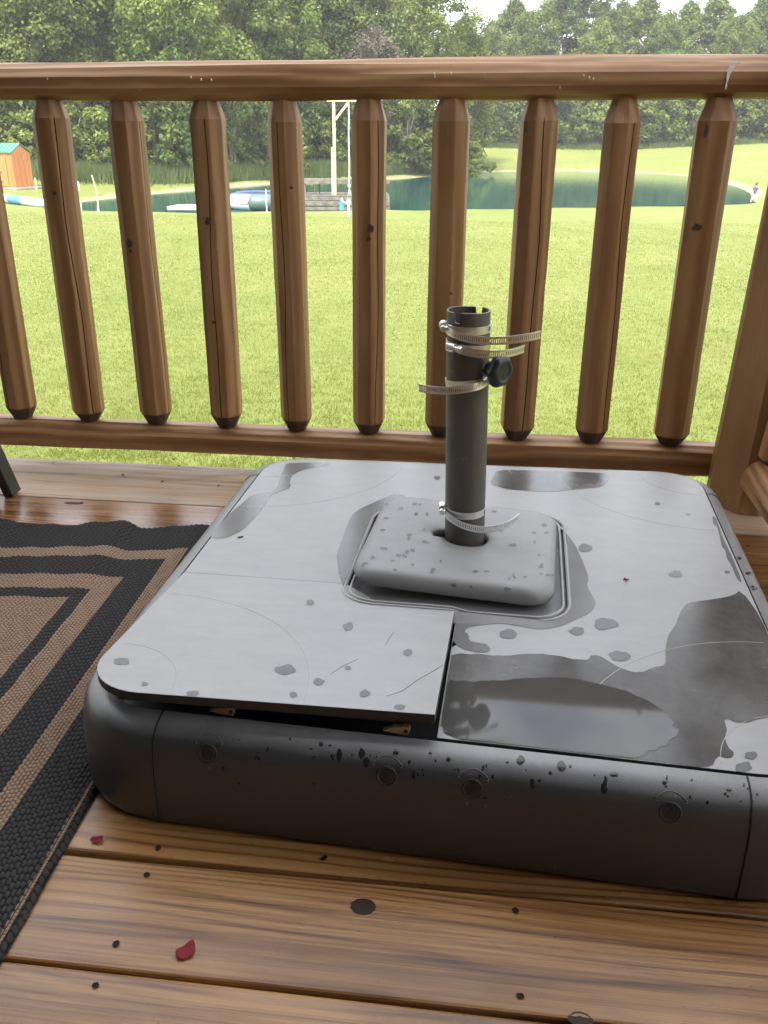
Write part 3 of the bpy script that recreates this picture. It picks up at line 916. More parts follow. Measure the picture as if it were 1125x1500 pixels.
# moulded arcs in the lids
def ridge(cx_, cy_, rad, a0, a1, zf, wd=.0011, h=.00045):
    rings = []
    for j in range(41):
        a = R(a0+(a1-a0)*j/40); ring = []
        for s, hh in ((-wd, .0001), (-wd*.3, h), (wd*.3, h), (wd, .0001)):
            u, v = cx_+(rad+s)*math.cos(a), cy_+(rad+s)*math.sin(a)
            ring.append((lmap if zf is lid_z else bmap)(u, v, zf(u, v)+hh))
        rings.append(ring)
    MB().rings(rings, False, False, closed=False).build('moulded_arc', M['lid'], base, smooth=True)
flat = lambda u, v: ZL
ridge(.008, .006, .105, 2, 88, lid_z); ridge(.008, .004, .262, 1, 89, lid_z)
ridge(BWID-.008, .006, .105, 92, 178, flat); ridge(BWID-.008, .004, .262, 91, 179, flat)
ridge(BWID-.008, BLEN-.006, .105, 182, 268, flat); ridge(BWID-.008, BLEN-.004, .262, 181, 269, flat)
ridge(.008, BLEN-.006, .105, 272, 358, flat); ridge(.008, BLEN-.004, .262, 271, 359, flat)

# seams in the body at the corner blocks
def seam(u_fix, side):
    pts = []
    for d, z in prof[1:12]:
        if side == 'front': p = bmap(u_fix, -d-.0004, z)
        elif side == 'right': p = bmap(BWID+d*.74+.0004, u_fix, z)
        else: p = bmap(-d*.74-.0004, u_fix, z)
        pts.append(p)
    MB().tube(pts, .0011, 6).build('corner_seam', M['body_line'], base)
seam(binv(at(240, 1200, 0).x, at(240, 1200, 0).y)[0], 'front')
seam(binv(at(1075, 1318, 0).x, at(1075, 1318, 0).y)[0], 'front')
for v in (.10, BLEN-.10): seam(v, 'right'); seam(v, 'left')

# locks in the front face, each with its embossed turning mark
def frame_at(loc, nrm):
    x = Vector((0, 0, 1)).cross(nrm).normalized(); y = nrm.cross(x)
    return Matrix(((x.x, y.x, nrm.x, loc.x), (x.y, y.y, nrm.y, loc.y), (x.z, y.z, nrm.z, loc.z), (0, 0, 0, 1)))
for (x, y) in [(304, 1104), (566, 1137), (692, 1156), (982, 1190)]:
    loc, nrm = on_body(x, y); Mx = frame_at(loc, nrm)
    m = MB(); m.lathe([(.0116, -.003), (.0116, .0004), (.0106, .0010), (.0094, .0005), (.0090, -.0006), (.0084, -.0007), (.0078, .0003), (.0002, .0003)], 28, Mx)
    lk = m.build('lock', M['lockblack'], base, angle=30)
    m = MB(); m.box((-.0012, -.0065, .0003), (.0012, .0065, .0012), Mx @ Matrix.Rotation(R(-35), 4, 'Z')); m.build('keyhole', M['black'], lk)
    loc2, nrm2 = on_body(x, y-22); Mx2 = frame_at(loc2, nrm2)
    m = MB(); pts = []
    for j in range(15):
        a = R(35+110*j/14); q = Mx @ Vector((.0205*math.cos(a), .0205*math.sin(a), .06)); l2 = bvh_body.ray_cast(q, -nrm)[0] or q
        pts.append(l2+nrm*.0002)
    m.tube(pts, .00075, 5)
    for e in (0, -1):
        a = R(35 if e == 0 else 145)
        for s in (.0165, ):
            q = Mx @ Vector((s*math.cos(a), s*math.sin(a), .06)); l2 = bvh_body.ray_cast(q, -nrm)[0] or q
            m.tube([pts[e], l2+nrm*.0002], [.00075, .0004], 5)
    m.build('turning_mark', M['emboss'], base, smooth=True)
# latch tongues under the raised lid
for (x, y, s) in [(323, 1052, 1), (583, 1070, 1)]:
    u0, v0 = uv(x, y, .137)
    m = MB()
    o2 = [(-.017, -.002), (-.005, .0042), (.004, .0046), (.006, .0062), (.013, .0062), (.0145, .002), (.012, -.0045), (.0, -.004)]
    f = [bmap(u0+a, -.0005, .1392+b) for a, b in o2]; bk = [bmap(u0+a, .006, .1392+b) for a, b in o2]
    n = len(o2); m.add(f+bk, [tuple(range(n)), tuple(reversed(range(n, 2*n)))]+[(j, n+j, n+(j+1) % n, (j+1) % n) for j in range(n)])
    lt = m.build('latch', M['brass'], base)
    m = MB(); c0 = bmap(u0+.0095, -.0010, .1400); m.lathe([(.0024, -.0005), (.0024, .0006), (.0001, .0006)], 10, Matrix.Translation(c0) @ Matrix.Rotation(R(90), 4, 'X')); m.build('pivot', M['black'], lt)

# ---- water on the lids: damp film, standing water and drying drops
def film(name, px, mat, z=ZL+.0004, holes=(), smooth_it=2, zf=None, noise=0.0, as_uv=False, mp=None):
    P = np.array([uv(x, y, z) for x, y in px]) if not as_uv else np.array(px)
    if smooth_it: P = smooth_closed(P, smooth_it)
    if noise:
        rr = np.random.default_rng(len(px)); k = len(P)
        P = P + rr.normal(0, noise, P.shape)
    area = 0.5*np.sum(P[:, 0]*np.roll(P[:, 1], -1)-np.roll(P[:, 0], -1)*P[:, 1])
    if area < 0: P = P[::-1]
    loops = [[tuple(p) for p in P]]+[list(h) for h in holes]
    tris = geometry.tessellate_polygon([[Vector((u, v, 0)) for u, v in l] for l in loops])
    pts = [p for l in loops for p in l]
    zz = zf or (lambda u, v: z)
    F = []
    for a, b, c in tris:
        p, q, r_ = pts[a], pts[b], pts[c]
        F.append((a, b, c) if (q[0]-p[0])*(r_[1]-p[1])-(q[1]-p[1])*(r_[0]-p[0]) > 0 else (a, c, b))
    return MB().add([(mp or bmap)(u, v, zz(u, v)) for u, v in pts], F).build(name, mat, base)
def z2(x, y): return (600+x*.46667, 940+y*.46667)
def z8(x, y): return (925+x*.26667, 560+y*.26667)
def z3(x, y): return (480+x*.35556, 680+y*.35556)
def z1(x, y): return (120+x*.26667, 660+y*.26667)
def z7(x, y): return (340+x*.69778, 640+y*.69778)
seam_v = .0012
su, sv = uv(660, 960)
P1 = [z2(960,360),z2(1008,368),z2(1020,352),z2(996,330),z2(990,300),z2(996,270),z2(986,246),z2(1000,242),z2(1020,255),z2(1060,256),z2(1082,246),(1125,1051)]
P1uv = [uv(*p) for p in P1]
P1uv += [(BWID-.001, .13), (BWID-.001, .20), (BWID-.001, .27), (BWID-.001, .33)]
P1uv += [uv(*z8(*p)) for p in [(603,1140),(560,1170),(500,1185),(430,1195),(360,1205),(310,1212),(285,1235),(265,1270),(252,1310),(238,1340),(215,1370),(195,1420),(190,1460),(184,1500)]]
P1uv += [uv(*z2(*p)) for p in [(806,66),(790,78),(770,78),(740,94),(715,96),(690,94),(660,82),(630,66),(615,54),(590,42),(568,44),(562,58),(520,56),(490,50),(430,38),(380,38),(330,42),(290,45),(250,43),(215,38),(185,40),(160,36),(135,42)]]
P1uv += [(SPL_U+.003, sv), (SPL_U+.003, sv*.5), (SPL_U+.003, seam_v), (SPL_U+.15, seam_v), (SPL_U+.28, seam_v), (uv(1043, 1127)[0], seam_v)]
film('damp_patch', P1uv, M['damp'], as_uv=True, smooth_it=1, noise=.0004)
P1b = [(SPL_U+.0045, uv(*z2(118, 118))[1]), (SPL_U+.0045, .06), (SPL_U+.0045, .012), (uv(*z2(150, 325))[0], seam_v+.0012), (uv(*z2(204, 325))[0], seam_v+.0012), (SPL_U+.12, seam_v+.0012), (uv(*z2(700,380))[0], seam_v+.0012)]
P1b += [uv(*z2(*p)) for p in [(735,362),(752,338),(772,348),(790,326),(806,334),(818,306),(842,296),(846,276),(822,270),(836,250),(812,240),(822,226),(790,216),(775,203),(740,182),(700,168),(680,156),(655,150),(640,146),(600,136),(570,128),(540,120),(490,114),(430,113),(380,114),(330,118),(290,124),(250,122),(215,126),(198,128),(170,122),(145,126)]]
film('standing_water', P1b, M['puddle'], z=ZL+.0008, as_uv=True, smooth_it=1, noise=.0006)
ring_out = [z3(*p) for p in [(300,112),(185,160),(120,190),(92,222),(78,262),(60,310),(36,372),(44,420),(46,462),(80,500),(130,532)]]
ru = [uv(*p) for p in ring_out]
ru += [(RU0+.06, RV0-.004), (SPL_U+.003, RV0-.004), (SPL_U+.003, sv+.012)]
ru += [uv(*z3(*p)) for p in [(512,720),(535,752),(575,768),(605,772),(640,778),(668,762),(650,742),(612,735),(583,728),(580,700),(560,690),(580,672),(640,662),(720,656),(760,664),(800,670),(860,680),(900,680),(960,668),(1000,650),(1060,624),(1092,602),(1106,572),(1090,540),(1068,502),(1076,470),(1056,412),(1030,356),(1010,318),(985,288),(950,258),(930,246)]]
ru += [(RU1+.006, RV1-.05), (RU1-.02, RV1+.006), (RU0+.06, RV1+.006)]
film('damp_patch', ru, M['thin_damp'], as_uv=True, smooth_it=1, holes=[list(reversed(rrect(RU0-.0055, RV0-.0015, RU1+.0055, RV1+.003, .054, 8, 4)))], z=ZL+.0004, zf=lambda u, v: (lid_z(u, v) if (u < SPL_U and v < HING) else ZL)+.0005)
film('damp_patch', [z1(*p) for p in [(700,472),(760,400),(812,345),(880,290),(940,238),(1000,232),(1060,222),(1082,180),(1090,140),(1110,100),(1118,70),(1200,66),(1330,64),(1372,72),(1310,88),(1240,98),(1160,128),(1140,165),(1150,205),(1090,224),(1030,250),(1002,300),(970,345),(930,390),(880,440),(800,478),(735,487)]], M['thin_damp'], smooth_it=1)
film('damp_patch', [z7(*p) for p in [(540,98),(570,108),(600,112),(660,115),(700,113),(740,108),(770,106),(785,100),(796,80),(790,76),(720,73),(620,70),(556,69),(548,84)]], M['damp'], smooth_it=1)
film('damp_patch', [z8(*p) for p in [(445,732),(462,740),(478,780),(500,850),(540,930),(575,1010),(606,1090),(596,1100),(570,1060),(548,1000),(524,970),(516,920),(496,905),(484,840),(470,790),(452,782),(446,760)]], M['thin_damp'], smooth_it=1)
def blob(cx_, cy_, rx, ry, mat, name='water_spot', zf=None, z=ZL, seed=0, n=14):
    r_ = random.Random(seed); k = [r_.uniform(.78, 1.2) for _ in range(n)]
    pts = [(cx_+rx*k[j]*math.cos(2*math.pi*j/n), cy_+ry*k[j]*math.sin(2*math.pi*j/n)) for j in range(n)]
    P = [uv(x, y, z) for x, y in pts]
    return film(name, P, mat, as_uv=True, smooth_it=1, zf=zf, z=ZL+.0006)
sp = [(857,803,10,6),(990,841,10,5),(887,914,17,9),(845,925,12,6),(746,929,13,8),(908,961,16,7),(704,950,13,7),(640,700,5,3),(1090,1051,16,6),(1100,1107,10,6),(1089,1124,13,7),(1065,838,4,2),(963,738,4,2),(1008,754,4,2)]
for i, (x, y, a, b) in enumerate(sp): blob(x, y, a, b, M['drop'], seed=i)
lsp = [(510,918,8,6),(455,883,6,4),(622,888,11,4),(418,981,15,7),(467,999,8,5),(430,1018,6,4),(534,1016,8,5),(598,956,7,5),(510,979,5,3),(178,969,12,5),(586,1036,8,4),(282,1016,10,4),(212,1002,5,3)]
def lid_plane_uv(x, y):
    z = ZL+.02
    for _ in range(6):
        u_, v_ = uv(x, y, z)
        for _ in range(4): v0_ = v_; v_ = uv(x, y, z)[1]+.023*(1-u_/SPL_U)*max(0, 1-v_/HING)
        z = lid_z(u_, v_)
    return u_, v_
for i, (x, y, a, b) in enumerate(lsp):
    n = 14; r_ = random.Random(50+i); k = [r_.uniform(.78, 1.2) for _ in range(n)]
    P = [lid_plane_uv(x+a*k[j]*math.cos(2*math.pi*j/n), y+b*k[j]*math.sin(2*math.pi*j/n)) for j in range(n)]
    film('water_spot', P, M['drop'], as_uv=True, smooth_it=1, zf=lambda u, v: lid_z(u, v)+.0005, mp=lmap)
# scuffs on the raised lid
for pts in ([(484,988),(500,977),(525,965)], [(566,1020),(590,1012),(612,996),(640,980),(652,972)], [(565,945),(570,935),(578,925)]):
    P = [lid_plane_uv(*p) for p in pts]
    MB().tube([lmap(u, v, lid_z(u, v)+.0002) for u, v in P], [.0002, .0004, .0002] if len(P) == 3 else [.0002, .0004, .0003, .0004, .0002], 5).build('scratch', M['drop'], base)
# small drops on the rounded edge of the body, joined: too small to pick out singly
rr = random.Random(8); m = MB()
drops = [(497,1105,4,9),(530,1104,5,8),(537,1117,5,7),(580,1102,4,4),(470,1090,3,4),(780,1148,4,7),(822,1122,7,8),(885,1155,5,10),(900,1135,6,4),(763,1113,6,7),(974,1146,4,4),(657,1112,3,4),(606,1135,3,6),(888,1146,4,6)]
for i in range(60):
    drops.append((rr.uniform(300, 1110), 0, rr.uniform(1, 3.0), rr.uniform(1.2, 3.6)))
drops += [(1045,722,5,2),(1043,741,6,2.4),(1058,750,6,2.4),(1074,775,4,1.6),(1070,802,6,2),(1082,818,5,2),(1097,840,6,2.4),(1100,862,9,4),(1112,898,5,2.2),(1118,915,6,3)]
for (x, y, a, b) in drops:
    if y == 0: y = 1062+(x-300)*.098+abs(rr.gauss(0, 26))+8
    n = 10; ring = []
    c0, n0 = on_body(x, y)
    if c0 is None: continue
    for j in range(n):
        k = rr.uniform(.8, 1.2)
        l2, n2 = on_body(x+a*k*math.cos(2*math.pi*j/n), y+b*k*math.sin(2*math.pi*j/n))
        if l2 is None: break
        ring.append(l2+n2*.0003)
    if len(ring) == n and max((p-c0).length for p in ring) < .03:
        m.rings([list(reversed(ring)), [c0+n0*.0005+(p-c0)*.5 for p in reversed(ring)]], False, True)
props(m.build('water_runs', M['body_drop'], base, smooth=True), kind='stuff')

# ------------------------------------------------------------------ loose cover plate round the pole
PX, PY = -.0195, 1.292
cover = empty('pole_cover', (PX, PY-.01, ZL))
props(cover, 'loose thick rounded-square grey cover plate spotted with drops around the pole foot', 'cover plate')
cover_c = Vector((-.026, 1.272, .1345)); cover_rot = Matrix.Rotation(R(-4.0), 4, 'Z') @ Matrix.Rotation(R(2.0), 4, 'Y') @ Matrix.Rotation(R(.8), 4, 'X')
CM = Matrix.Translation(cover_c) @ cover_rot
hx, hy = .150, .148
hole_c = (PX-cover_c.x, PY-cover_c.y)
def cov_ring(inset, z, mixc=0.0, rad=.04):
    pts = rrect(-hx+inset, -hy+inset, hx-inset, hy-inset, max(.006, rad-inset*.35), 9, 8)
    out = []
    for (u, v) in pts:
        th = math.atan2(v-hole_c[1], u-hole_c[0])
        rh = .0345
        dth = (th-R(186)+math.pi) % (2*math.pi)-math.pi
        if abs(dth) < .34: rh += .019*(1-(abs(dth)/.34)**4)
        hu, hv = hole_c[0]+rh*math.cos(th), hole_c[1]+rh*math.sin(th)
        q = (u*(1-mixc)+hu*mixc, v*(1-mixc)+hv*mixc)
        out.append(CM @ Vector((q[0], q[1], z)))
    return out
T = .031
cr_ = [cov_ring(.006, .0025), cov_ring(.0015, .006), cov_ring(0, .014), cov_ring(.0008, .018), cov_ring(.0035, .0240), cov_ring(.009, .0285), cov_ring(.017, T), cov_ring(.032, T+.0012)]
for mc, zz in ((.25, T+.0016), (.5, T+.0008), (.72, T-.0012), (.88, T-.004), (.97, T-.0075), (1.0, T-.012), (1.0, .012)): cr_.append(cov_ring(.032, zz, mc))
cov = MB().rings(cr_, True, False).build('plate', M['cover'], cover, smooth=True)
bvh_cov = BVHTree.FromPolygons([v.co.copy() for v in cov.data.vertices], [p.vertices for p in cov.data.polygons])
cov_pts = [(240,158),(303,182),(420,142),(365,208),(410,205),(240,222),(330,292),(335,305),(395,270),(398,320),(325,362),(350,355),(320,380),(268,398),(350,414),(435,436),(465,400),(186,384),(605,442),(655,442),(685,195),(770,332),(850,282),(852,322),(790,186),(893,250),(905,282),(882,415),(880,452),(905,458),(770,466),(812,465),(748,472),(935,462),(290,375),(230,272),(240,350),(185,240),(300,140),(610,180),(715,275),(360,165),(145,415),(277,436),(590,505),(750,515),(870,375),(380,165),(520,500)]
m = MB(); rr = random.Random(5)
for i, (x, y) in enumerate(cov_pts):
    for q in range(1 if i % 3 else 2):
        x0, y0 = z3(x+q*rr.uniform(-14, 14), y+q*rr.uniform(-10, 10)); a, b = rr.uniform(2.0, 5.0), rr.uniform(1.4, 2.8)
        ring = []
        for j in range(9):
            k = rr.uniform(.65, 1.25); l2, n2, *_ = bvh_cov.ray_cast(CAM, ray(x0+a*k*math.cos(.698*j), y0+b*k*math.sin(.698*j)).normalized())
            if l2 is None: break
            ring.append(l2+n2*.0004)
        if len(ring) == 9 and max((p-ring[0]).length for p in ring) < .03: m.add(ring, [tuple(reversed(range(9)))])
props(m.build('water_spots', M['drop'], cover), kind='stuff')

# ------------------------------------------------------------------ pole
PR = .0318
pole = empty('umbrella_pole', (PX, PY, .122))
props(pole, 'short dark bronze steel pole sleeve with a slotted top standing in the base', 'pole')
PZ0, PZ1 = .1215, .520
LEAN = -.010
def pole_c(z): return Vector((PX+LEAN*(z-PZ0)/(PZ1-PZ0), PY, z))
NA = 120
slots = [(R(-90-29), .185, .0150), (R(-90-29+180), .185, .0150)]
def ztop(th):
    for c0, hw, dp in slots:
        d = abs((th-c0+math.pi) % (2*math.pi)-math.pi)
        if d < hw: return PZ1-dp+.004*(1-math.sqrt(max(0, 1-(d/hw)**2)))-.0
    return PZ1+.0006*math.sin(th*3)
outer, inner = [], []
angs = [2*math.pi*j/NA for j in range(NA)]
levels = [PZ0, .2, .3, .4, .48]
rings = [[pole_c(z)+Vector((PR*math.cos(a), PR*math.sin(a), 0)) for a in angs] for z in levels]
def at_top(rad, dz=0): return [Vector((pole_c(ztop(a)).x+rad*math.cos(a), PY+rad*math.sin(a), ztop(a)+dz)) for a in angs]
rings.append(at_top(PR, -.0006)); rings.append(at_top(PR-.0008)); rings.append(at_top(PR-.0024)); rings.append(at_top(PR-.0030, -.0006))
rings += [[pole_c(z)+Vector(((PR-.003)*math.cos(a), (PR-.003)*math.sin(a), 0)) for a in angs] for z in (.48, .3, PZ0+.01)]
MB().rings(rings, True, True).build('tube', M['pole'], pole, angle=35)
# clamping knob on its screw, part of the sleeve
kz = .4405
kdir = Vector((.80, -.60, -.04)).normalized()
kc = pole_c(kz)+Vector((PR*.80, -PR*.6, 0))
def axis_mat(o_, d):
    q = d.to_track_quat('Z', 'Y').to_matrix().to_4x4(); return Matrix.Translation(o_) @ q
KM = axis_mat(kc, kdir)
mb = MB(); mb.lathe([(.0040, -.004), (.0040, .02)], 14, KM); mb.lathe([(.0062, -.001), (.0062, .004), (.0050, .0045)], 6, KM)
knob_stem = mb.build('screw_stem', M['steel'], pole, angle=35)
rings = []
for (r0, z, lob) in [(.0085, .006, 0), (.0105, .0065, 0), (.0112, .012, 0), (.0118, .0150, .2), (.0170, .0172, .7), (.0212, .0205, 1), (.0230, .0250, 1), (.0232, .0290, 1), (.0220, .0330, 1), (.0195, .0358, .9), (.0160, .0370, .5), (.0138, .0366, .1), (.0128, .0352, 0), (.0110, .0350, 0), (.004, .0352, 0)]:
    rings.append([KM @ Vector((r0*(1+.055*lob*math.cos(6*a))*math.cos(a), r0*(1+.055*lob*math.cos(6*a))*math.sin(a), z)) for a in [2*math.pi*j/60 for j in range(60)]])
MB().rings(rings).build('knob', M['rubber'], pole, smooth=True)

# ------------------------------------------------------------------ hose clamps
def hose_clamp(z, tilt_x, tilt_y, th_house, sense, tail, label, slot_from=0.45, lift=0.0, tail_drop=0.0):
    """band once round the pole, then a free slotted tail; th_house: where the screw housing sits (deg, -90 faces the camera)"""
    c = pole_c(z)
    clamp = empty('hose_clamp', c)
    props(clamp, label, 'hose clamp', 'steel hose clamps left on the pole')
    TM = Matrix.Translation(c) @ Matrix.Rotation(R(tilt_x), 4, 'X') @ Matrix.Rotation(R(tilt_y), 4, 'Y')
    rb = PR+.0008; W = .0058
    # closed band
    m = MB(); n = 72
    def ring(r_, s, a): return TM @ Vector((r_*math.cos(a), r_*math.sin(a), s))
    rs = []
    for j in range(n+1):
        a = 2*math.pi*j/n
        rs.append([ring(rb, -W, a), ring(rb+.0007, -W, a), ring(rb+.0007, W, a), ring(rb, W, a)])
    m.rings(rs, False, False)
    m.build('band', M['steel'], clamp, angle=40)
    # free tail: path in the clamp plane, starts tangent to the band at the housing
    P = [Vector(p) for p in tail]
    L = [0.0]
    def spline(t):
        k = min(int(t), len(P)-2); f = t-k
        p0, p1, p2, p3 = P[max(k-1, 0)], P[k], P[k+1], P[min(k+2, len(P)-1)]
        return 0.5*((2*p1)+(p2-p0)*f+(2*p0-5*p1+4*p2-p3)*f*f+(3*p1-p0-3*p2+p3)*f**3)
    samp = [spline((len(P)-1)*j/400) for j in range(401)]
    cum = [0]
    for j in range(400): cum.append(cum[-1]+(samp[j+1]-samp[j]).length)
    def at_len(s):
        lo = min(range(401), key=lambda q: abs(cum[q]-s)); lo = max(1, min(399, lo)); t = (samp[lo+1]-samp[lo-1]).normalized()
        return samp[lo], t
    pitch = .0031; total = cum[-1]; nn = int(total/pitch)
    V = []; F = []; vm = {}
    def vert(s, h, skew=0.0):
        key = (round(s/pitch*100), round(h*1e5))
        if key in vm: return vm[key]
        p, t = at_len(max(0, min(total, s)))
        drop = tail_drop*(s/total)**1.5
        V.append(TM @ Vector((p.x, p.y, p.z+h+drop))); vm[key] = len(V)-1; return vm[key]
    SH = .0030
    for j in range(nn):
        s0 = j*pitch; s1 = s0+pitch*.62; s2 = s0+pitch
        hs = [-W, -SH, SH, W]
        for (a, b, hole) in ((s0, s1, False), (s1, s2, True)):
            for q in range(3):
                if hole and q == 1 and s0 > total*0.06: continue
                F.append((vert(a, hs[q]), vert(b, hs[q]), vert(b, hs[q+1]), vert(a, hs[q+1])))
    t_ = MB().add(V, F).build('tail', M['steel'], clamp, smooth=False)
    so = t_.modifiers.new('thickness', 'SOLIDIFY'); so.thickness = .0007; so.offset = 0
    # screw housing
    a = R(th_house)
    er = Vector((math.cos(a), math.sin(a), 0)); et = Vector((-math.sin(a), math.cos(a), 0))*sense; ez = Vector((0, 0, 1))
    HM = TM @ Matrix(((et.x, er.x, 0, er.x*(rb+.0035)), (et.y, er.y, 0, er.y*(rb+.0035)), (0, 0, 1, 0), (0, 0, 0, 1)))
    m = MB()
    # saddle under the screw and the half-round cover over it
    secp = []
    for k in range(13):
        b = math.pi*k/12; secp.append((.0052*math.sin(b)+.0014, .0066*math.cos(b)))
    secp = [(-.0024, .0068)]+secp+[(-.0024, -.0068)]
    m.rings([[HM @ Vector((x, p, q)) for p, q in secp] for x in (-.0085, -.0078, .0050, .0056)])
    m.build('screw_housing', M['steel'], clamp, angle=40)
    m = MB()
    m.lathe([(.0033, 0), (.0033, .0075)], 14, HM @ Matrix.Translation((.0045, .0016, 0)) @ Matrix.Rotation(R(90), 4, 'Y'))
    m.lathe([(.0048, .0075), (.0048, .0128), (.0040, .0134)], 6, HM @ Matrix.Translation((.0045, .0016, 0)) @ Matrix.Rotation(R(90), 4, 'Y'))
    m.build('worm_screw', M['steel'], clamp, angle=35)
    return clamp, TM, rb
r0 = PR+.0022
def tail_from(th0, pts): 
    return [(r0*math.cos(R(th0)), r0*math.sin(R(th0)), 0)]+pts
c1, TM1, rb1 = hose_clamp(.4965, 3, 0, 188, 1, tail_from(185, [(-.030, -.020, -.002), (-.016, -.035, -.005), (.004, -.044, -.0075), (.030, -.047, -.0085), (.058, -.044, -.0075), (.085, -.036, -.005), (.106, -.026, -.002)]), 'topmost steel hose clamp with long slotted tail reaching past the pole')
c2, TM2, rb2 = hose_clamp(.4690, 0, 4, 233, 1, tail_from(228, [(-.008, -.038, -.001), (.012, -.043, -.002), (.032, -.043, -.0015), (.050, -.038, 0), (.066, -.029, .002), (.082, -.012, .005)]), 'second steel hose clamp from the top, tail just above the black knob')
c3, TM3, rb3 = hose_clamp(.4155, -2, -7, -12, -1, tail_from(-18, [(.022, -.030, -.002), (.008, -.040, -.003), (-.012, -.045, -.0035), (-.034, -.044, -.003), (-.056, -.037, -.001), (-.074, -.026, .001)]), 'steel hose clamp just below the black knob with its tail pointing away')
c4, TM4, rb4 = hose_clamp(.2080, 3, 0, 188, 1, tail_from(185, [(-.030, -.021, -.003), (-.016, -.036, -.007), (.004, -.046, -.011), (.028, -.050, -.0125), (.050, -.046, -.011), (.070, -.036, -.007), (.086, -.020, -.001)]), 'lowest steel hose clamp near the cover plate at the pole foot')
# printed paper flags on two bands
for (cl, TMx, a0, a1) in ((c1, TM1, -33, -14), (c4, TM4, -30, -17)):
    m = MB(); rs = []
    for j in range(7):
        a = R(a0+(a1-a0)*j/6); rs.append([TMx @ Vector(((PR+.0019)*math.cos(a), (PR+.0019)*math.sin(a), s)) for s in (-.0052, .0062)])
    m.rings(rs, False, False, closed=False); lb = m.build('paper_label', M['label'], cl)
    m = MB()
    for j in range(6):
        a = R(a0+3+(a1-a0-8)*j/6); b = a+R(.9+.7*(j % 2)); m.add([TMx @ Vector(((PR+.0022)*math.cos(t), (PR+.0022)*math.sin(t), s)) for t, s in ((a, -.0035), (b, -.0035), (b, .004), (a, .004))], [(0, 1, 2, 3)])
    m.build('printed_bars', M['ink'], lb)

# ------------------------------------------------------------------ rug
RC = Vector((-.476, 1.595, 0)); RA = Vector((-1.0, -.085, 0)); RB = Vector((.030, -1.0, 0))
def rug_bands(a, b):
    d = np.minimum(a, b/1.33)
    return np.digitize(d, [0, .083, .113, .168, .207, .232, 9])-1
def weave(a, b, pa, pb):
    row = np.floor(b/pb); ph = a/pa+0.5*(row % 2)+.10*np.sin(row*1.7)+.05*np.sin(a*90+row)
    f = ph-np.floor(ph); g = b/pb-np.floor(b/pb)
    return np.clip(1-np.abs(2*f-1)**2.2, 0, 1)**.7*np.clip(1-np.abs(2*g-1)**2.6, 0, 1)**.7
def rug_sheet(res, amax, bmax):
    AA, BB = np.meshgrid(np.arange(-.0004, amax, res), np.arange(-.0004, bmax, res))
    BI = rug_bands(np.maximum(AA, 0), np.maximum(BB, 0))
    isdark = (BI == 0) | (BI == 2) | (BI == 4)
    alongside = (AA < BB/1.33)
    ja = .0012*np.sin(BB*60+AA*25); jb = .0012*np.sin(AA*55+BB*31)
    d1 = weave(BB+AA*.55, AA+ja, .0105, .0058); d2 = weave(AA+BB*.4, BB+jb, .0105, .0062)
    t1 = weave(BB+AA*.35, AA+ja*.5, .0078, .0052); t2 = weave(AA+BB*.35, BB+jb*.5, .0078, .0058)
    hh = np.where(isdark, np.where(alongside, d1, d2), np.where(alongside, t1, t2))
    amp = np.where(isdark, .0028, .0022)
    edge = (AA > .0072) & (AA < .0118)
    hh = np.where(edge, weave(BB, AA-.0072, .0045, .0046), hh)
    ripple = np.exp(-BB/.22)*(.0055*np.sin(AA*26+.6)+.004*np.sin(AA*47+2+BB*6)+.0025*np.sin(AA*81+1))*sstep(0.02, .12, AA)
    ripple = np.maximum(ripple, -.004)
    wav = (.005*np.sin(AA*33+1)+.003*np.sin(AA*71+.3))*np.exp(-BB/.12)
    ZZ = np.maximum(.0065+ripple+.004*np.exp(-BB/.3)+amp*hh, .0015)
    ZZ = np.maximum(ZZ*sstep(-.002, .005, AA)*sstep(-.002, .004, BB), .0006)
    X = RC.x+AA*RA.x+(BB+wav)*RB.x; Y = RC.y+AA*RA.y+(BB+wav)*RB.y
    return AA, BB, BI, edge, hh, np.stack([X, Y, ZZ], -1)
rug = empty('outdoor_rug', RC)
props(rug, 'charcoal woven outdoor rug with tan mitred border bands, rippled at its back edge', 'rug')
def rug_near(P): return P[..., 0] > -.456-.549*(P[..., 1]-.589)-.06     # the weave that lies in view is built finest
parts_ = {}
for res, fine_ in ((.00135, True), (.0054, False)):
    AA, BB, BI, edge, hh, P = rug_sheet(res, .62 if fine_ else 1.10, 1.20 if fine_ else 2.0)
    ni, nj = AA.shape; ii = np.arange(ni*nj).reshape(ni, nj)
    RF = np.stack([ii[:-1,:-1], ii[1:,:-1], ii[1:,1:], ii[:-1,1:]], -1).reshape(-1, 4)
    ca, cb = AA[:-1,:-1], BB[:-1,:-1]
    nearm = (rug_near(P)[:-1,:-1] & (ca < .615) & (cb < 1.19)).ravel()
    selr = nearm if fine_ else ~nearm
    fb = BI[:-1,:-1].ravel(); fe = edge[:-1,:-1].ravel()
    for k in range(7):
        sel = selr & ((fb == k) & ~fe if k < 6 else fe)
        f = RF[sel]
        if not len(f): continue
        uq, inv = np.unique(f, return_inverse=True)
        parts_.setdefault(k, []).append((P.reshape(-1, 3)[uq], inv.reshape(-1, 4), hh.ravel()[uq]))
for k, (nm, mt) in enumerate([('outer_border', 'rug_dark'), ('narrow_tan_band', 'rug_tan'), ('inner_border', 'rug_dark'), ('wide_tan_band', 'rug_tan'), ('thin_dark_line', 'rug_dark'), ('tan_field', 'rug_tan'), ('edge_stitching', 'rug_tan')]):
    if k not in parts_: continue
    Vs, Fs, Hs = [], [], []; o_ = 0
    for V_, F_, H_ in parts_[k]: Vs.append(V_); Fs.append(F_+o_); Hs.append(H_); o_ += len(V_)
    link(nm, fast_mesh(nm, np.concatenate(Vs), np.concatenate(Fs), [M[mt]], True, {'h': np.concatenate(Hs)}), rug)

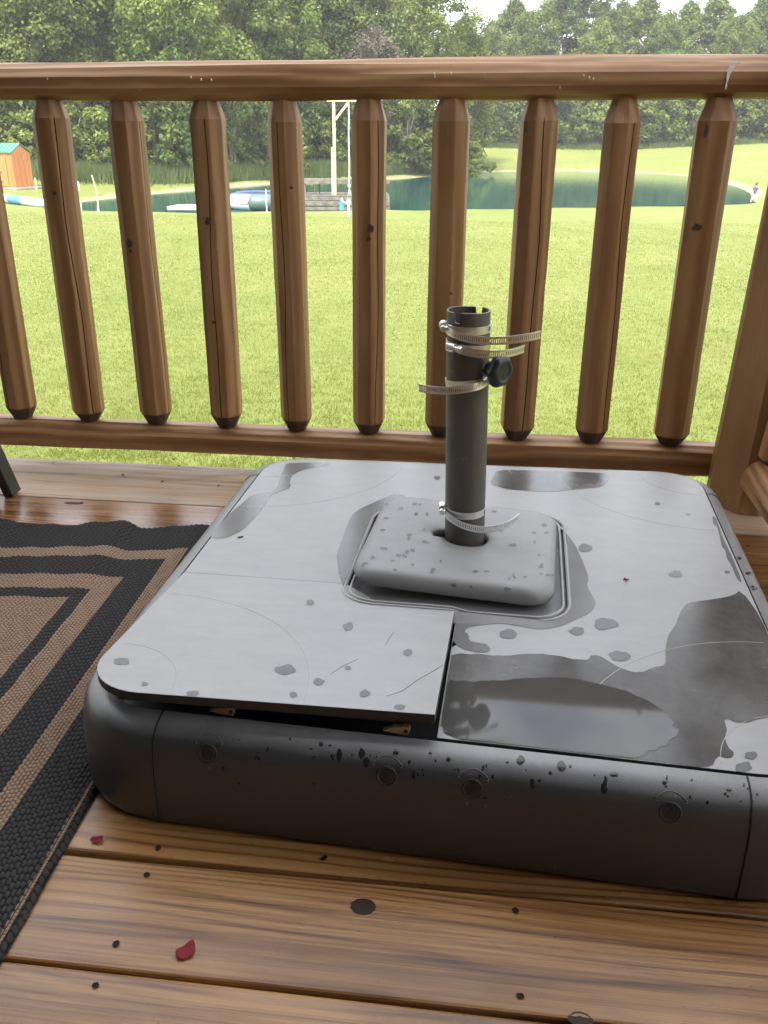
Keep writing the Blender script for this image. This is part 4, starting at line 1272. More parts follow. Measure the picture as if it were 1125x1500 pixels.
# ------------------------------------------------------------------ petals and litter
def petal(px, py, a, b, rz, z0, label, seed):
    r_ = random.Random(seed)
    g = at(px, py, z0); m = MB(); n = 14
    Mx = Matrix.Translation((g.x, g.y, z0)) @ Matrix.Rotation(rz, 4, 'Z')
    prs = [(math.cos(2*math.pi*j/n)*(1+.22*math.cos(2*math.pi*j/n*2+.5)), math.sin(2*math.pi*j/n)*(1-.18*math.cos(2*math.pi*j/n))) for j in range(n)]
    k = [r_.uniform(.9, 1.1) for _ in range(n)]
    rs = [[Mx @ Vector((a*s*p[0]*k[j], b*s*p[1]*k[j], zz+.0018*(s**2)*(.6+.8*math.sin(j*1.1+seed)))) for j, p in enumerate(prs)] for s, zz in ((1, .0012), (.75, .0014), (.35, .0009))]
    o = m.rings(rs, False, True).build('flower_petal', M['petal'], None, smooth=True)
    so = o.modifiers.new('thickness', 'SOLIDIFY'); so.thickness = .0004
    props(o, label, 'petal', 'fallen crimson petals')
petal(143, 1231, .0062, .0058, .5, .0004, 'small crimson petal on the deck board beside the rug corner', 1)
petal(273, 1394, .0098, .0088, 1.3, .0004, 'larger crimson petal on the widest deck board at the front', 2)
petal(917, 850, .0042, .0022, .4, ZL+.0003, 'tiny crimson petal on the pale lid right of the cover plate', 3)
m = MB(); g = at(352, 787, ZL+.001); beam(m, g+Vector((-.004, -.002, .0005)), g+Vector((.004, .003, .0005)), .0022, .0015)
props(m.build('twig_bit', M['tip']), 'tiny brown twig bit on the pale rear corner of the base', 'twig')

# ------------------------------------------------------------------ dark chair at the edge of the frame
CH = Vector((-1.075, 1.690, 0))
chair = empty('patio_chair', CH)
props(chair, 'dark painted wooden chair, only its slanted leg showing beside the rug', 'chair')
def cbeam(name, a, b, w, h, roll=0.0):
    m = MB(); beam(m, CH+Vector(a), CH+Vector(b), w, h, roll); return bevel(m.build(name, M['chair'], chair), .003)
cbeam('leg', (.030, .030, .002), (-.10, .03, .45), .022, .040, math.pi/2)
cbeam('leg', (-.55, .03, .002), (-.46, .03, .45), .022, .040, math.pi/2)
cbeam('leg', (-.02, -.55, .002), (-.10, -.50, .45), .022, .045)
cbeam('leg', (-.54, -.55, .002), (-.46, -.50, .45), .022, .045)
cbeam('stretcher', (-.012, .030, .055), (-.03, -.53, .055), .02, .055)
cbeam('stretcher', (-.54, .03, .06), (-.53, -.53, .06), .02, .05)
for k in range(6): cbeam('seat_slat', (-.62, .02-.1*k, .44), (-.05, .02-.1*k, .44), .085, .022)
for k in range(5): cbeam('back_slat', (-.56+.11*k, .09, .47), (-.56+.11*k, .22, 1.0), .09, .02)


# ------------------------------------------------------------------ far side: placing on the ground
def gp(x, y):
    """where the sight line of a photograph position meets the ground or the water"""
    d = ray(x, y); t = 20.0
    for _ in range(60):
        p = CAM+d*t
        z = max(gh(p.x, p.y), Z_W)
        f = p.z-z
        t += f/(-d.z+.02)*.7
        t = min(max(t, 6), 200)
    p = CAM+d*t
    return Vector((p.x, p.y, max(gh(p.x, p.y), Z_W)))
def on_ground(px, Y):
    d = ray(px, 235); X = d.x/d.y*Y
    return Vector((X, Y, gh(X, Y)))

# ------------------------------------------------------------------ trees
M['leaf_a'] = leafy('broad_leaf_green', (0.042, 0.074, 0.013), (0.108, 0.152, 0.032), (0.195, 0.240, 0.062), .35, .55, .18)
M['leaf_b'] = leafy('yellow_green_leaf', (0.062, 0.100, 0.017), (0.142, 0.195, 0.042), (0.230, 0.280, 0.080), .4, .55, .15)
M['leaf_c'] = leafy('dusty_green_leaf', (0.055, 0.088, 0.022), (0.124, 0.168, 0.050), (0.205, 0.248, 0.086), .35, .6, .15)
M['leaf_grey'] = leafy('grey_brown_dead_twigs', (0.10, 0.085, 0.065), (0.15, 0.13, 0.10), (0.20, 0.175, 0.14), .2, .7, .1)
M['bark'] = plain('grey_bark', (0.12, 0.10, 0.08), 0.9, var=.35, scale=3, bumpd=.02)
M['bark_pale'] = plain('pale_bark', (0.26, 0.235, 0.19), 0.85, var=.3, scale=3, bumpd=.01)
M['weed'] = leafy('tall_weed', (0.050, 0.085, 0.022), (0.090, 0.130, 0.038), (0.140, 0.175, 0.065), .35, .6, 0)

def crown_arrays(rng, H, W, z0, nclump, nleaf, leaf, style):
    """leaf clumps through an uneven crown volume; returns vertices, quads, tint"""
    cs = []; k = 0
    lob = rng.uniform(0, 6.28, 6); la = rng.uniform(.10, .26, 6)
    while len(cs) < nclump:
        t = rng.random()**.85
        if style == 'round': prof_ = math.sin(math.pi*min(1, (t*.92+.10)))**.62
        elif style == 'cone': prof_ = (1-t)**.75*.95+.10
        elif style == 'spread': prof_ = math.sin(math.pi*(t*.80+.16))**.55
        else: prof_ = 1-.75*t*t
        th = rng.uniform(0, 2*math.pi)
        out = 1+sum(la[q]*math.sin((q+1)*th+lob[q]+3*t) for q in range(4))*.8
        r_ = W/2*prof_*out*(rng.random()**.38)
        z = z0+(H-z0)*t+rng.normal(0, .02*H)
        cs.append((r_*math.cos(th), r_*math.sin(th), z))
    cs = np.array(cs)
    sz = W*rng.uniform(.065, .135, nclump)
    ct = np.clip(rng.normal(.45, .2, nclump), 0, 1)
    cid = rng.integers(0, nclump, nleaf)
    d = rng.normal(0, 1, (nleaf, 3)); d /= np.linalg.norm(d, axis=1)[:, None]
    rad = rng.random(nleaf)**.5
    P = cs[cid]+d*(rad*sz[cid])[:, None]*np.array([1.05, 1.05, .82])
    P[:, 2] -= .10*np.hypot(d[:, 0], d[:, 1])*sz[cid]*2
    nrm = d*.7+rng.normal(0, .55, (nleaf, 3))+np.array([0, 0, .75]); nrm /= np.linalg.norm(nrm, axis=1)[:, None]
    ax = np.cross(nrm, rng.normal(0, 1, (nleaf, 3))); ax /= np.linalg.norm(ax, axis=1)[:, None]
    bx_ = np.cross(nrm, ax)
    L = leaf*rng.uniform(.6, 1.35, nleaf)
    V = np.empty((nleaf, 4, 3))
    V[:, 0] = P-ax*(L*.5)[:, None]
    V[:, 1] = P+bx_*(L*.30)[:, None]+nrm*(L*.10)[:, None]
    V[:, 2] = P+ax*(L*.5)[:, None]-np.array([0, 0, 1])*(L*.12)[:, None]
    V[:, 3] = P-bx_*(L*.30)[:, None]+nrm*(L*.10)[:, None]
    tint = np.clip(ct[cid]+rng.normal(0, .16, nleaf), 0, 1)
    return V.reshape(-1, 3), np.arange(nleaf*4).reshape(-1, 4), np.repeat(tint, 4), cs

def trunk_mesh(rng, H, z0, cs, r0_, mat, stems=1):
    m = MB()
    for s in range(stems):
        a = rng.uniform(0, 6.28); off = Vector((.5*math.cos(a), .5*math.sin(a), 0))*(0 if stems == 1 else 1)
        lean = Vector((rng.normal(0, .03), rng.normal(0, .03), 0))*H + off*2
        pts = []; rr_ = []
        for j in range(9):
            t = j/8
            pts.append(off*.5+lean*t*t+Vector((rng.normal(0, .06), rng.normal(0, .06), -.35+(H*.86+.35)*t)))
            rr_.append(r0_/(stems**.5)*(1-t)**.9+.03)
        rr_[0] *= 1.35
        m.tube(pts, rr_, 8)
        for q in range(8 if stems == 1 else 4):
            c = cs[rng.integers(0, len(cs))]; t = min(.9, max(.12, (c[2]-.22*H)/H)); k = min(7, int(t*8))
            p0 = pts[k]; p2 = Vector(c); p1 = p0.lerp(p2, .5)+Vector((0, 0, -.03*H))
            m.tube([p0, p1, p2], [rr_[k]*.45+.02, rr_[k]*.25+.02, .02], 6)
    me = bpy.data.meshes.new('trunk'); me.from_pydata(m.v, [], m.f); me.materials.append(mat); me.update()
    me.polygons.foreach_set('use_smooth', [True]*len(me.polygons))
    return me
protos = {}
def proto(key, seed, H, W, z0, nclump, nleaf, leaf, style, lmat, bmat='bark', stems=1, r0_=.28):
    rng_ = np.random.default_rng(seed)
    V, F, t, cs = crown_arrays(rng_, H, W, z0, nclump, nleaf, leaf, style)
    protos[key] = (fast_mesh('crown', V, F, [M[lmat]], False, {'tint': t}), trunk_mesh(rng_, H, z0, cs, r0_, M[bmat], stems), H)
proto('round', 1, 18, 11, 1.2, 260, 34000, .36, 'round', 'leaf_a')
proto('round2', 2, 18, 10, 1.6, 230, 30000, .34, 'spread', 'leaf_b')
proto('tall', 3, 18, 9.0, 1.2, 220, 28000, .33, 'round', 'leaf_a')
proto('dusty', 4, 18, 9.5, 1.4, 220, 28000, .33, 'round', 'leaf_c')
proto('feather', 5, 18, 11, 3.0, 150, 26000, .30, 'spread', 'leaf_b', stems=2)
proto('spire', 6, 18, 7.0, 1.0, 170, 22000, .32, 'round', 'leaf_c')
proto('shrub', 7, 4.0, 5.0, .1, 60, 7000, .27, 'dome', 'leaf_a', stems=3, r0_=.07)
proto('shrub2', 8, 4.0, 4.6, .1, 50, 6000, .26, 'dome', 'leaf_b', stems=3, r0_=.07)
proto('grey', 9, 9.0, 6.5, 1.5, 90, 9000, .20, 'round', 'leaf_grey', stems=2, r0_=.14)
proto('sapling', 10, 9, 4.5, 4.5, 60, 5000, .26, 'round', 'leaf_b', 'bark_pale', stems=4, r0_=.17)
def tree(key, loc, h, rz, wide=1.0, name='leafy_tree', label='', cat='tree', group=None):
    cm, tm, H0 = protos[key]
    e = empty(name, loc, rz)
    s = h/H0
    e.scale = (s*wide, s*wide, s)
    for nm, me_ in (('trunk', tm), ('crown', cm)):
        o = bpy.data.objects.new(nm, me_); C.objects.link(o); o.parent = e
    props(e, label, cat, group)
    return e
ORD = ['first', 'second', 'third', 'fourth', 'fifth', 'sixth', 'seventh', 'eighth', 'ninth', 'tenth']
def behind(px):
    bx = [8, 88, 196, 313, 426, 540, 658, 782, 905, 1035]
    k = min(range(10), key=lambda q: abs(bx[q]-px))
    if px < -10: return 'behind the orange shed'
    if px > 1090: return ('behind the corner post' if px < 1140 else 'hidden right of the corner post')
    if abs(bx[k]-px) < 24: return 'behind the %s baluster from the left' % ORD[k]
    if px > bx[k]: return 'just right of the %s baluster from the left' % ORD[k]
    return 'just left of the %s baluster from the left' % ORD[k]
DESC = {'round': 'broad dark green', 'round2': 'yellow-green', 'tall': 'narrow dark green', 'dusty': 'dusty green', 'feather': 'feathery light green', 'spire': 'slender pale green'}
used_labels = set()
def uniq(lb, alts):
    for a in alts:
        q = lb % a
        if q not in used_labels: used_labels.add(q); return q
    return q
rt = random.Random(21)
LT = [(-30,80,20,'round'),(70,78,19,'round2'),(140,82,20,'tall'),(205,84,17,'dusty'),(255,80,18,'round'),(335,90,21,'round2'),(405,94,21,'tall'),(455,100,20,'round'),(525,102,21,'dusty'),(618,106,19,'feather'),(672,116,15,'round')]
for px, Y, h, key in LT:
    tree(key, on_ground(px, Y), h, rt.uniform(0, 6), rt.uniform(.9, 1.1), label=DESC[key] + ' wood-edge tree ' + behind(px), group='trees of the near wood')
LB = [(10,95,25,'tall'),(110,96,26,'round'),(175,98,24,'dusty'),(290,104,27,'round'),(370,108,26,'dusty'),(480,114,27,'round2'),(570,122,24,'round')]
for px, Y, h, key in LB:
    tree(key, on_ground(px, Y), h, rt.uniform(0, 6), 1.0, label='tall ' + DESC[key] + ' deep-wood tree ' + behind(px), group='trees of the near wood')
def far_tree(px, Y, ytop, key, wide=1.0):
    g = on_ground(px, Y); h = ((190-ytop)/FPX*Y+(CAM_H-g.z))*.93
    return tree(key, g, h, rt.uniform(0, 6), wide, label=uniq('%s ' + DESC[key] + ' tree ' + behind(px), ['distant', 'farther distant']), group='distant trees on the rise')
for a in [(712,146,54,'dusty',1.1),(742,158,30,'round'),(775,154,36,'round2'),(812,156,6,'spire',1.2),(848,158,0,'spire',1.4),(862,150,55,'round'),(890,160,32,'dusty',1.1),(922,158,26,'round',1.1),(955,152,46,'tall',1.1),(985,160,34,'round'),(1022,158,24,'spire',1.4),(1050,152,50,'round2'),(1085,158,28,'dusty',1.1),(1120,156,12,'round'),(1165,156,18,'round2'),(1215,154,20,'tall')]:
    far_tree(*a)
for (px, Y, h, key, lb) in [(545,97,11.5,'grey','hazy grey-brown bare-twigged tree in front of the wood')]:
    g = on_ground(px, Y); tree(key, g+Vector((0, 0, 2.5)), 10.5, 1.0, .9, 'dead_tree', lb)
g = on_ground(592, 98); tree('sapling', g, 10, 2.0, .9, 'sapling_clump', 'clump of slim pale-stemmed saplings, bare below, behind the sixth baluster')
g = on_ground(340, 83); tree('sapling', g, 8, .5, .8, 'sapling_clump', 'slim pale-stemmed saplings behind the third baluster by the trampoline')
# understorey
sh = [(-20,72),(25,73),(60,72),(105,73),(150,74),(185,76),(225,78),(262,78),(300,82),(352,86),(385,88),(430,92),(470,95),(515,98),(560,99),(612,102),(640,104),(668,108)]
for i, (px, Y) in enumerate(sh):
    tree('shrub' if i % 2 else 'shrub2', on_ground(px, Y), rt.uniform(3.6, 6.5), rt.uniform(0, 6), rt.uniform(.9, 1.3), 'shrub', uniq('%s below the wood ' + behind(px), ['leafy shrub', 'wider leafy shrub']), 'shrub', 'shrubs along the near wood')
g = on_ground(690, 103); tree('shrub2', g, 3.4, 1.0, 1.15, 'round_bush', 'rounded light green bush at the end of the near wood above the bank', 'bush')
sh = [(700,124),(728,126),(752,124),(780,126),(806,124),(835,126),(858,124),(885,126),(912,124),(940,125),(966,124),(994,126),(1020,124),(1046,126),(1075,124),(1102,126),(1130,124),(1160,126)]
for i, (px, Y) in enumerate(sh):
    tree('shrub' if i % 3 else 'shrub2', on_ground(px, Y+20), rt.uniform(5.5, 8.5), rt.uniform(0, 6), rt.uniform(.9, 1.3), 'shrub', uniq('%s edging the far lawn ' + behind(px), ['dark shrub', 'second dark shrub', 'third dark shrub']), 'shrub', 'shrubs along the far lawn')
# bare dead limbs reaching out of the wood
def bare_tree(loc, h, label, seed, lean):
    r_ = random.Random(seed); e = empty('bare_tree', loc); m = MB()
    def grow(p, d, L, rad, lev):
        pts = [p]; rs = [rad]
        for j in range(5):
            d = (d+Vector((r_.gauss(0, .12), r_.gauss(0, .12), r_.gauss(.02, .10)))).normalized(); p = p+d*L/5; pts.append(p); rs.append(rad*(1-.75*(j+1)/5))
            if lev < 3 and j > 0:
                for _ in range(1 if lev else 2):
                    dd = (d+Vector((r_.gauss(0, .7), r_.gauss(0, .5), r_.gauss(.05, .5)))).normalized()
                    grow(p, dd, L*r_.uniform(.35, .6), rs[-1]*.6, lev+1)
        mbt.tube(pts, rs, 5)
    mbt = MB(); grow(Vector(loc)-Vector((0, 0, .3)), Vector((lean, 0, 1)).normalized(), h, .10, 0)
    mbt.build('limbs', M['bark_pale'], e)
    props(e, label, 'tree')
bare_tree(on_ground(205, 79), 13.5, 'bare pale dead tree with crossing limbs before the wood', 4, .10)

# tall weeds along the wood edge and the far lawn
rngw = np.random.default_rng(9)
def weeds(name, pts, n, hmin, hmax, spread, label):
    P = np.array(pts, float); k = rngw.integers(0, len(P)-1, n); f = rngw.random(n)[:, None]
    Q = P[k]*(1-f)+P[k+1]*f+rngw.normal(0, 1, (n, 2))*np.array(spread)
    d = pond_dist(Q[:, 0], Q[:, 1]); Q = Q[d > 1.8]
    o = blade_field(name, Q[:, 0], Q[:, 1], ground_h(Q[:, 0], Q[:, 1]), hmin, hmax, .10, M['weed'], rngw, .6)
    props(o, label, 'weeds', kind='stuff')
weeds('tall_weeds', [on_ground(px, Y)[:2] for px, Y in [(-60,69),(40,69),(120,70),(200,74),(280,78),(350,82),(430,88),(510,93),(600,98),(680,104)]], 60000, .3, 1.35, (1.2, 1.6), 'tall uncut weeds along the foot of the near wood')
weeds('tall_weeds', [on_ground(px, Y)[:2] for px, Y in [(690,140),(800,141),(900,140),(1000,141),(1140,140)]], 16000, .2, .8, (1.0, 1.0), 'fringe of weeds along the top of the far lawn')

# ------------------------------------------------------------------ garden shed
M['shed'] = wood('orange_shed_boards', 'Z', (0.36, 0.13, 0.04), (0.46, 0.18, 0.058), (0.55, 0.24, 0.09), ring=2, contrast=.7, bump=.002, fine=20)
M['shed_roof'] = plain('green_metal_roof', (0.06, 0.19, 0.13), .45, .2, var=.1)
M['gravel'] = plain('grey_gravel_pad', (0.26, 0.24, 0.22), .9, var=.3, scale=9, bumpd=.02)
sg = gp(24, 276)
shed = empty('garden_shed', sg)
props(shed, 'small orange-stained wooden shed with green metal roof at the wood edge', 'shed')
SH_M = Matrix.Translation(sg) @ Matrix.Rotation(R(-14), 4, 'Z')
def sbox(mb_, lo, hi): return mb_.box(lo, hi, SH_M)
SW, SD, SHH = 2.6, 1.7, 2.25
for k in range(15):
    m = MB(); x1 = -SW+SW*(k+1)/15; sbox(m, (-SW+SW*k/15+.008, -.02, .05), (x1-.008, .02, SHH)); m.build('wall_board', M['shed'], shed)
m = MB(); sbox(m, (-SW, .021, .05), (0, SD, SHH)); 
m.add([SH_M @ Vector(p) for p in ((.0, 0, SHH), (0, SD, SHH), (0, SD/2, SHH+.5), (-SW, 0, SHH), (-SW, SD, SHH), (-SW, SD/2, SHH+.5))], [(0, 1, 2), (5, 4, 3)])
m.build('wall', M['shed'], shed)
for k in range(12):
    m = MB(); sbox(m, (-.02, SD*k/12+.03, .05), (.024, SD*(k+1)/12+.012, SHH)); m.build('wall_board', M['shed'], shed)
for sgn in (0, 1):
    y0, y1, za, zb = ((-.12, SD/2, SHH-.03, SHH+.52) if sgn == 0 else (SD/2, SD+.12, SHH+.52, SHH-.03))
    m = MB()
    for k in range(9):
        xa = -SW-.1+(SW+.2)*k/9; xb = -SW-.1+(SW+.2)*(k+1)/9
        m.add([SH_M @ Vector(p) for p in ((xa, y0, za), (xb, y0, za), (xb, y1, zb), (xa, y1, zb), (xa, y0, za+.06), (xb, y0, za+.06), (xb, y1, zb+.06), (xa, y1, zb+.06))], [(0, 3, 2, 1), (4, 5, 6, 7), (0, 1, 5, 4), (1, 2, 6, 5), (2, 3, 7, 6), (3, 0, 4, 7)])
        m.add([SH_M @ Vector(p) for p in ((xa-.02, y0, za+.06), (xa+.02, y0, za+.06), (xa+.02, y1, zb+.06), (xa-.02, y1, zb+.06), (xa, y0, za+.10), (xa, y1, zb+.10))], [(0, 1, 4), (1, 2, 5, 4), (2, 3, 5), (3, 0, 4, 5)])
    m.build('roof_slope', M['shed_roof'], shed)
m = MB(); sbox(m, (-1.35, -.06, .12), (-.55, -.021, 1.95)); dr = m.build('door', M['shed'], shed)
for z in (.4, 1.0, 1.7):
    m = MB(); sbox(m, (-1.33, -.075, z-.03), (-1.0, -.061, z+.03)); m.build('hinge', M['black'], dr)
m = MB(); m.box((-SW-.4, -.7, -.05), (.7, SD+.3, .045), SH_M); m.build('gravel_pad', M['gravel'], shed)

# ------------------------------------------------------------------ stakes and markers
M['pine'] = plain('pale_new_timber', (0.52, 0.42, 0.25), .7, var=.15)
M['grey_wood'] = wood('weathered_grey_dock_timber', 'X', (0.09, 0.078, 0.068), (0.15, 0.132, 0.115), (0.21, 0.19, 0.165), ring=3, contrast=.8, bump=.003, fine=25)
M['pvc'] = plain('white_pvc', (0.72, 0.74, 0.72), .4)
def stake(px, pyb, pyt, w, mat, label, name='wooden_stake', lean=.0):
    g = gp(px, pyb); d = (g-CAM).length; h = (pyb-pyt)/FPX*d
    m = MB(); top = g+Vector((lean*h, 0, h))
    m.tube([g-Vector((0, 0, .1)), g+(top-g)*.5, g+(top-g)*.93, top], [w, w, w*.9, w*.35], 4 if mat == 'pine' else 10)
    o = m.build(name, M[mat]); props(o, label, 'stake'); return o
stake(54, 281, 264, .06, 'pine', 'short pale wooden stake in the grass nearest the shed')
stake(116, 279, 268, .05, 'pvc', 'small white marker stake beside the second baluster across the water', 'marker_stake')
stake(143, 287, 261, .055, 'pine', 'tall leaning pale wooden stake on the far left bank', lean=-.18)
stake(145, 312, 292, .028, 'pvc', 'thin white rod standing at the near water edge', 'marker_rod')
stake(391, 313, 281, .03, 'pvc', 'thin white rod standing in front of the trampoline', 'marker_rod')

# ------------------------------------------------------------------ inflatables
M['vinyl_w'] = plain('white_vinyl', (0.70, 0.72, 0.72), .35, var=.05)
M['vinyl_b'] = plain('blue_vinyl', (0.06, 0.25, 0.62), .35, var=.05)
M['vinyl_g'] = plain('dark_green_vinyl', (0.075, 0.125, 0.115), .35, var=.06)
M['net'] = plain('blue_trampoline_skirt', (0.05, 0.09, 0.42), .5)
M['foam'] = plain('pale_foam', (0.62, 0.58, 0.48), .7, var=.06)
a_, b_ = gp(-26, 291), gp(68, 304)
a_.z += .22; b_.z += .20
logi = empty('inflatable_swim_log', (a_+b_)/2-Vector((0, 0, .2)))
props(logi, 'long white and blue inflatable log lying on the sandy bank', 'inflatable')
def seg(t0, t1, mat, nm, caps):
    m = MB(); pts = []; rs = []
    for j in range(9):
        t = t0+(t1-t0)*j/8; pts.append(a_.lerp(b_, t)); e = min(t, 1-t)
        rs.append(.24*math.sqrt(max(.02, min(1, 1-(1-min(1, e/.05))**2)))*(1-.03*math.cos(j/8*math.pi*2)))
    m.tube(pts, rs, 16); m.build(nm, M[mat], logi, smooth=True)
seg(0, .46, 'vinyl_w', 'tube_section', 1); seg(.46, .66, 'vinyl_b', 'tube_section', 1); seg(.66, 1.0, 'vinyl_w', 'tube_section', 1)
tc_ = at(387, 309, Z_W); tdir = Vector((tc_.x, tc_.y, 0)).normalized()
TR, Tr = 1.85, .44
tc = Vector((tc_.x, tc_.y, Z_W+.42))+tdir*(TR+Tr)
tramp = empty('water_trampoline', (tc.x, tc.y, Z_W))
props(tramp, 'round inflatable water trampoline with white and dark green tube at the near shore', 'water trampoline')
def torus_seg(a0, a1, mat):
    m = MB(); rings = []
    nst = max(3, int((a1-a0)/6))
    for j in range(nst+1):
        a = R(a0+(a1-a0)*j/nst); bul = 1-.02*(abs(2*j/nst-1)**4)
        rings.append([tc+Vector(((TR+Tr*bul*math.cos(b))*math.cos(a), (TR+Tr*bul*math.cos(b))*math.sin(a), Tr*bul*math.sin(b))) for b in [2*math.pi*k/18 for k in range(18)]])
    return m.rings(rings).build('tube_section', M[mat], tramp, smooth=True)
for k in range(8): torus_seg(-122+45*k-22, -122+45*(k+1)-22, 'vinyl_w' if k % 2 == 0 else 'vinyl_g')
m = MB(); m.lathe([(TR-.05, .36), (TR-.12, .50), (TR-.45, .46), (TR-.46, .43)], 40, Matrix.Translation(tc), False, False); m.build('skirt', M['net'], tramp, smooth=True)
m = MB(); m.lathe([(TR-.44, .425), (.01, .40)], 40, Matrix.Translation(tc), False, True); m.build('jump_bed', M['black'], tramp)
# oval emblem on the white section
em_a = math.atan2(-tdir.y, -tdir.x)-R(31)
def on_tube(du, dv, off=.012):
    a = em_a+du/(TR+Tr); b = dv/Tr+.12
    return tc+Vector(((TR+(Tr+off)*math.cos(b))*math.cos(a), (TR+(Tr+off)*math.cos(b))*math.sin(a), (Tr+off)*math.sin(b)))
m = MB(); n = 24
o1 = [on_tube(.34*math.cos(2*math.pi*j/n), .17*math.sin(2*math.pi*j/n)) for j in range(n)]; o2 = [on_tube(.28*math.cos(2*math.pi*j/n), .12*math.sin(2*math.pi*j/n)) for j in range(n)]
m.rings([o1, o2], False, False)
for k in range(4):
    u0 = -.20+.105*k
    m.add([on_tube(u, v) for u, v in ((u0, -.05), (u0+.07, -.05), (u0+.07, .05), (u0, .05))], [(0, 1, 2, 3)])
m.build('emblem', M['grey_wood'], tramp)
fb_ = [at(244, 303, Z_W+.10), at(262, 299.5, Z_W+.10), at(330, 298.5, Z_W+.10), at(330, 304, Z_W+.10)]
m = MB(); n = 4
m.add([p for p in fb_]+[p-Vector((0, 0, .14)) for p in fb_], [(0, 3, 2, 1)[::-1], (4, 5, 6, 7)[::-1]]+[(j, (j+1) % 4, 4+(j+1) % 4, 4+j) for j in range(4)])
props(bevel(m.build('foam_swim_mat', M['foam']), .03), 'flat pale foam swim mat floating just off the near shore', 'swim mat')

# ------------------------------------------------------------------ swim dock with its swing frame
dk = at(500, 306, Z_W+.1); ddir = Vector((dk.x, dk.y, 0)).normalized(); dside = Vector((ddir.y, -ddir.x, 0))
DM = Matrix(((dside.x, ddir.x, 0, dk.x), (dside.y, ddir.y, 0, dk.y), (0, 0, 1, Z_W), (0, 0, 0, 1)))
dock = empty('swim_dock', (dk.x, dk.y, Z_W))
props(dock, 'weathered grey wooden swim dock with raised platform at the near shore', 'dock')
def dbox(name, lo, hi, mat='grey_wood', par=None):
    m = MB(); m.box(lo, hi, DM); return m.build(name, M[mat], par or dock)
X0, X1 = -3.0, 2.9
dbox('fascia_board', (X0, .0, .02), (X1, .06, .22)); dbox('fascia_board', (X0, .05, .28), (X1, .11, .48))
dbox('step_tread', (X0, .12, .40), (X1, .55, .50))
dbox('fascia_board', (X0, .62, .54), (X1, .68, .74))
for k in range(14):
    dbox('deck_board', (X0, .70+.2*k+.006, .76), (X1, .70+.2*(k+1)-.006, .82))
for x in (X0+.1, -1.0, 1.0, X1-.1):
    for y in (.3, 3.3): dbox('pile', (x-.08, y-.08, -1.2), (x+.08, y+.08, .755), 'grey_wood')
PZ = 1.62
for k in range(5): dbox('platform_board', (X0, 1.2+.22*k+.006, PZ), (X1, 1.2+.22*(k+1)-.006, PZ+.07))
dbox('platform_beam', (X0, 1.19, PZ-.17), (X1, 1.25, PZ-.003)); dbox('platform_beam', (X0, 2.2, PZ-.17), (X1, 2.26, PZ-.003))
for x in (X0+.82, 2.5): 
    for y in (1.3, 2.15): dbox('platform_leg', (x-.05, y-.05, .825), (x+.05, y+.05, PZ-.175))
for x in (-1.32,): dbox('ladder_rail', (x-.03, 2.3, .825), (x+.03, 2.36, PZ-.175), 'black')
for x in (-1.62,): dbox('brace_rail', (x-.03, 2.3, .825), (x+.03, 2.36, PZ-.175), 'pine')
frame = empty('swing_frame', DM @ Vector((-.40, 1.1, .82)))
props(frame, 'tall pale timber gallows frame with diagonal brace rising from the dock', 'swing frame')
hp = (290-174)/FPX*56.5
def fbeam(name, a, b, w, h, mat='pine'):
    m = MB(); beam(m, DM @ Vector(a), DM @ Vector(b), w, h); return m.build(name, M[mat], frame)
ztf = .82+hp
fbeam('post', (-.36, 1.05, .0), (-.36, 1.05, ztf), .16, .16)
fbeam('splice_board', (-.50, 1.05, .2), (-.50, 1.05, .82+hp*.52), .10, .16)
fbeam('cross_beam', (-.75, 1.05, ztf+.081), (1.6, 1.05, ztf+.081), .16, .16)
fbeam('brace', (-.28, 1.05, ztf-.95), (.50, 1.05, ztf-.02), .10, .13)
M['rope'] = plain('pale_rope', (0.60, 0.57, 0.48), .8)
rp = DM @ Vector((.50, 1.05, ztf))
rope = empty('rope_swing', rp-Vector((0, 0, hp-.2)))
props(rope, 'pale rope hanging from the timber frame, knotted and frayed at its end', 'rope swing')
m = MB(); m.tube([rp+Vector((.012*math.sin(j*.9), 0, -(hp-.5)*j/12)) for j in range(13)], .04, 8); m.build('line', M['rope'], rope, smooth=True)
e = rp-Vector((0, 0, hp-.5))
m = MB(); m.lathe([(.02, .14), (.09, .08), (.10, 0), (.07, -.08), (.03, -.13)], 10, Matrix.Translation(e)); m.build('knot', M['rope'], rope, smooth=True)
m = MB()
for j in range(5): m.tube([e+Vector((0, 0, -.1)), e+Vector((.05*math.cos(j*1.26), .05*math.sin(j*1.26), -.3)), e+Vector((.10*math.cos(j*1.26), .08*math.sin(j*1.26), -.5))], [.02, .018, .008], 5)
m.build('frayed_end', M['rope'], rope)

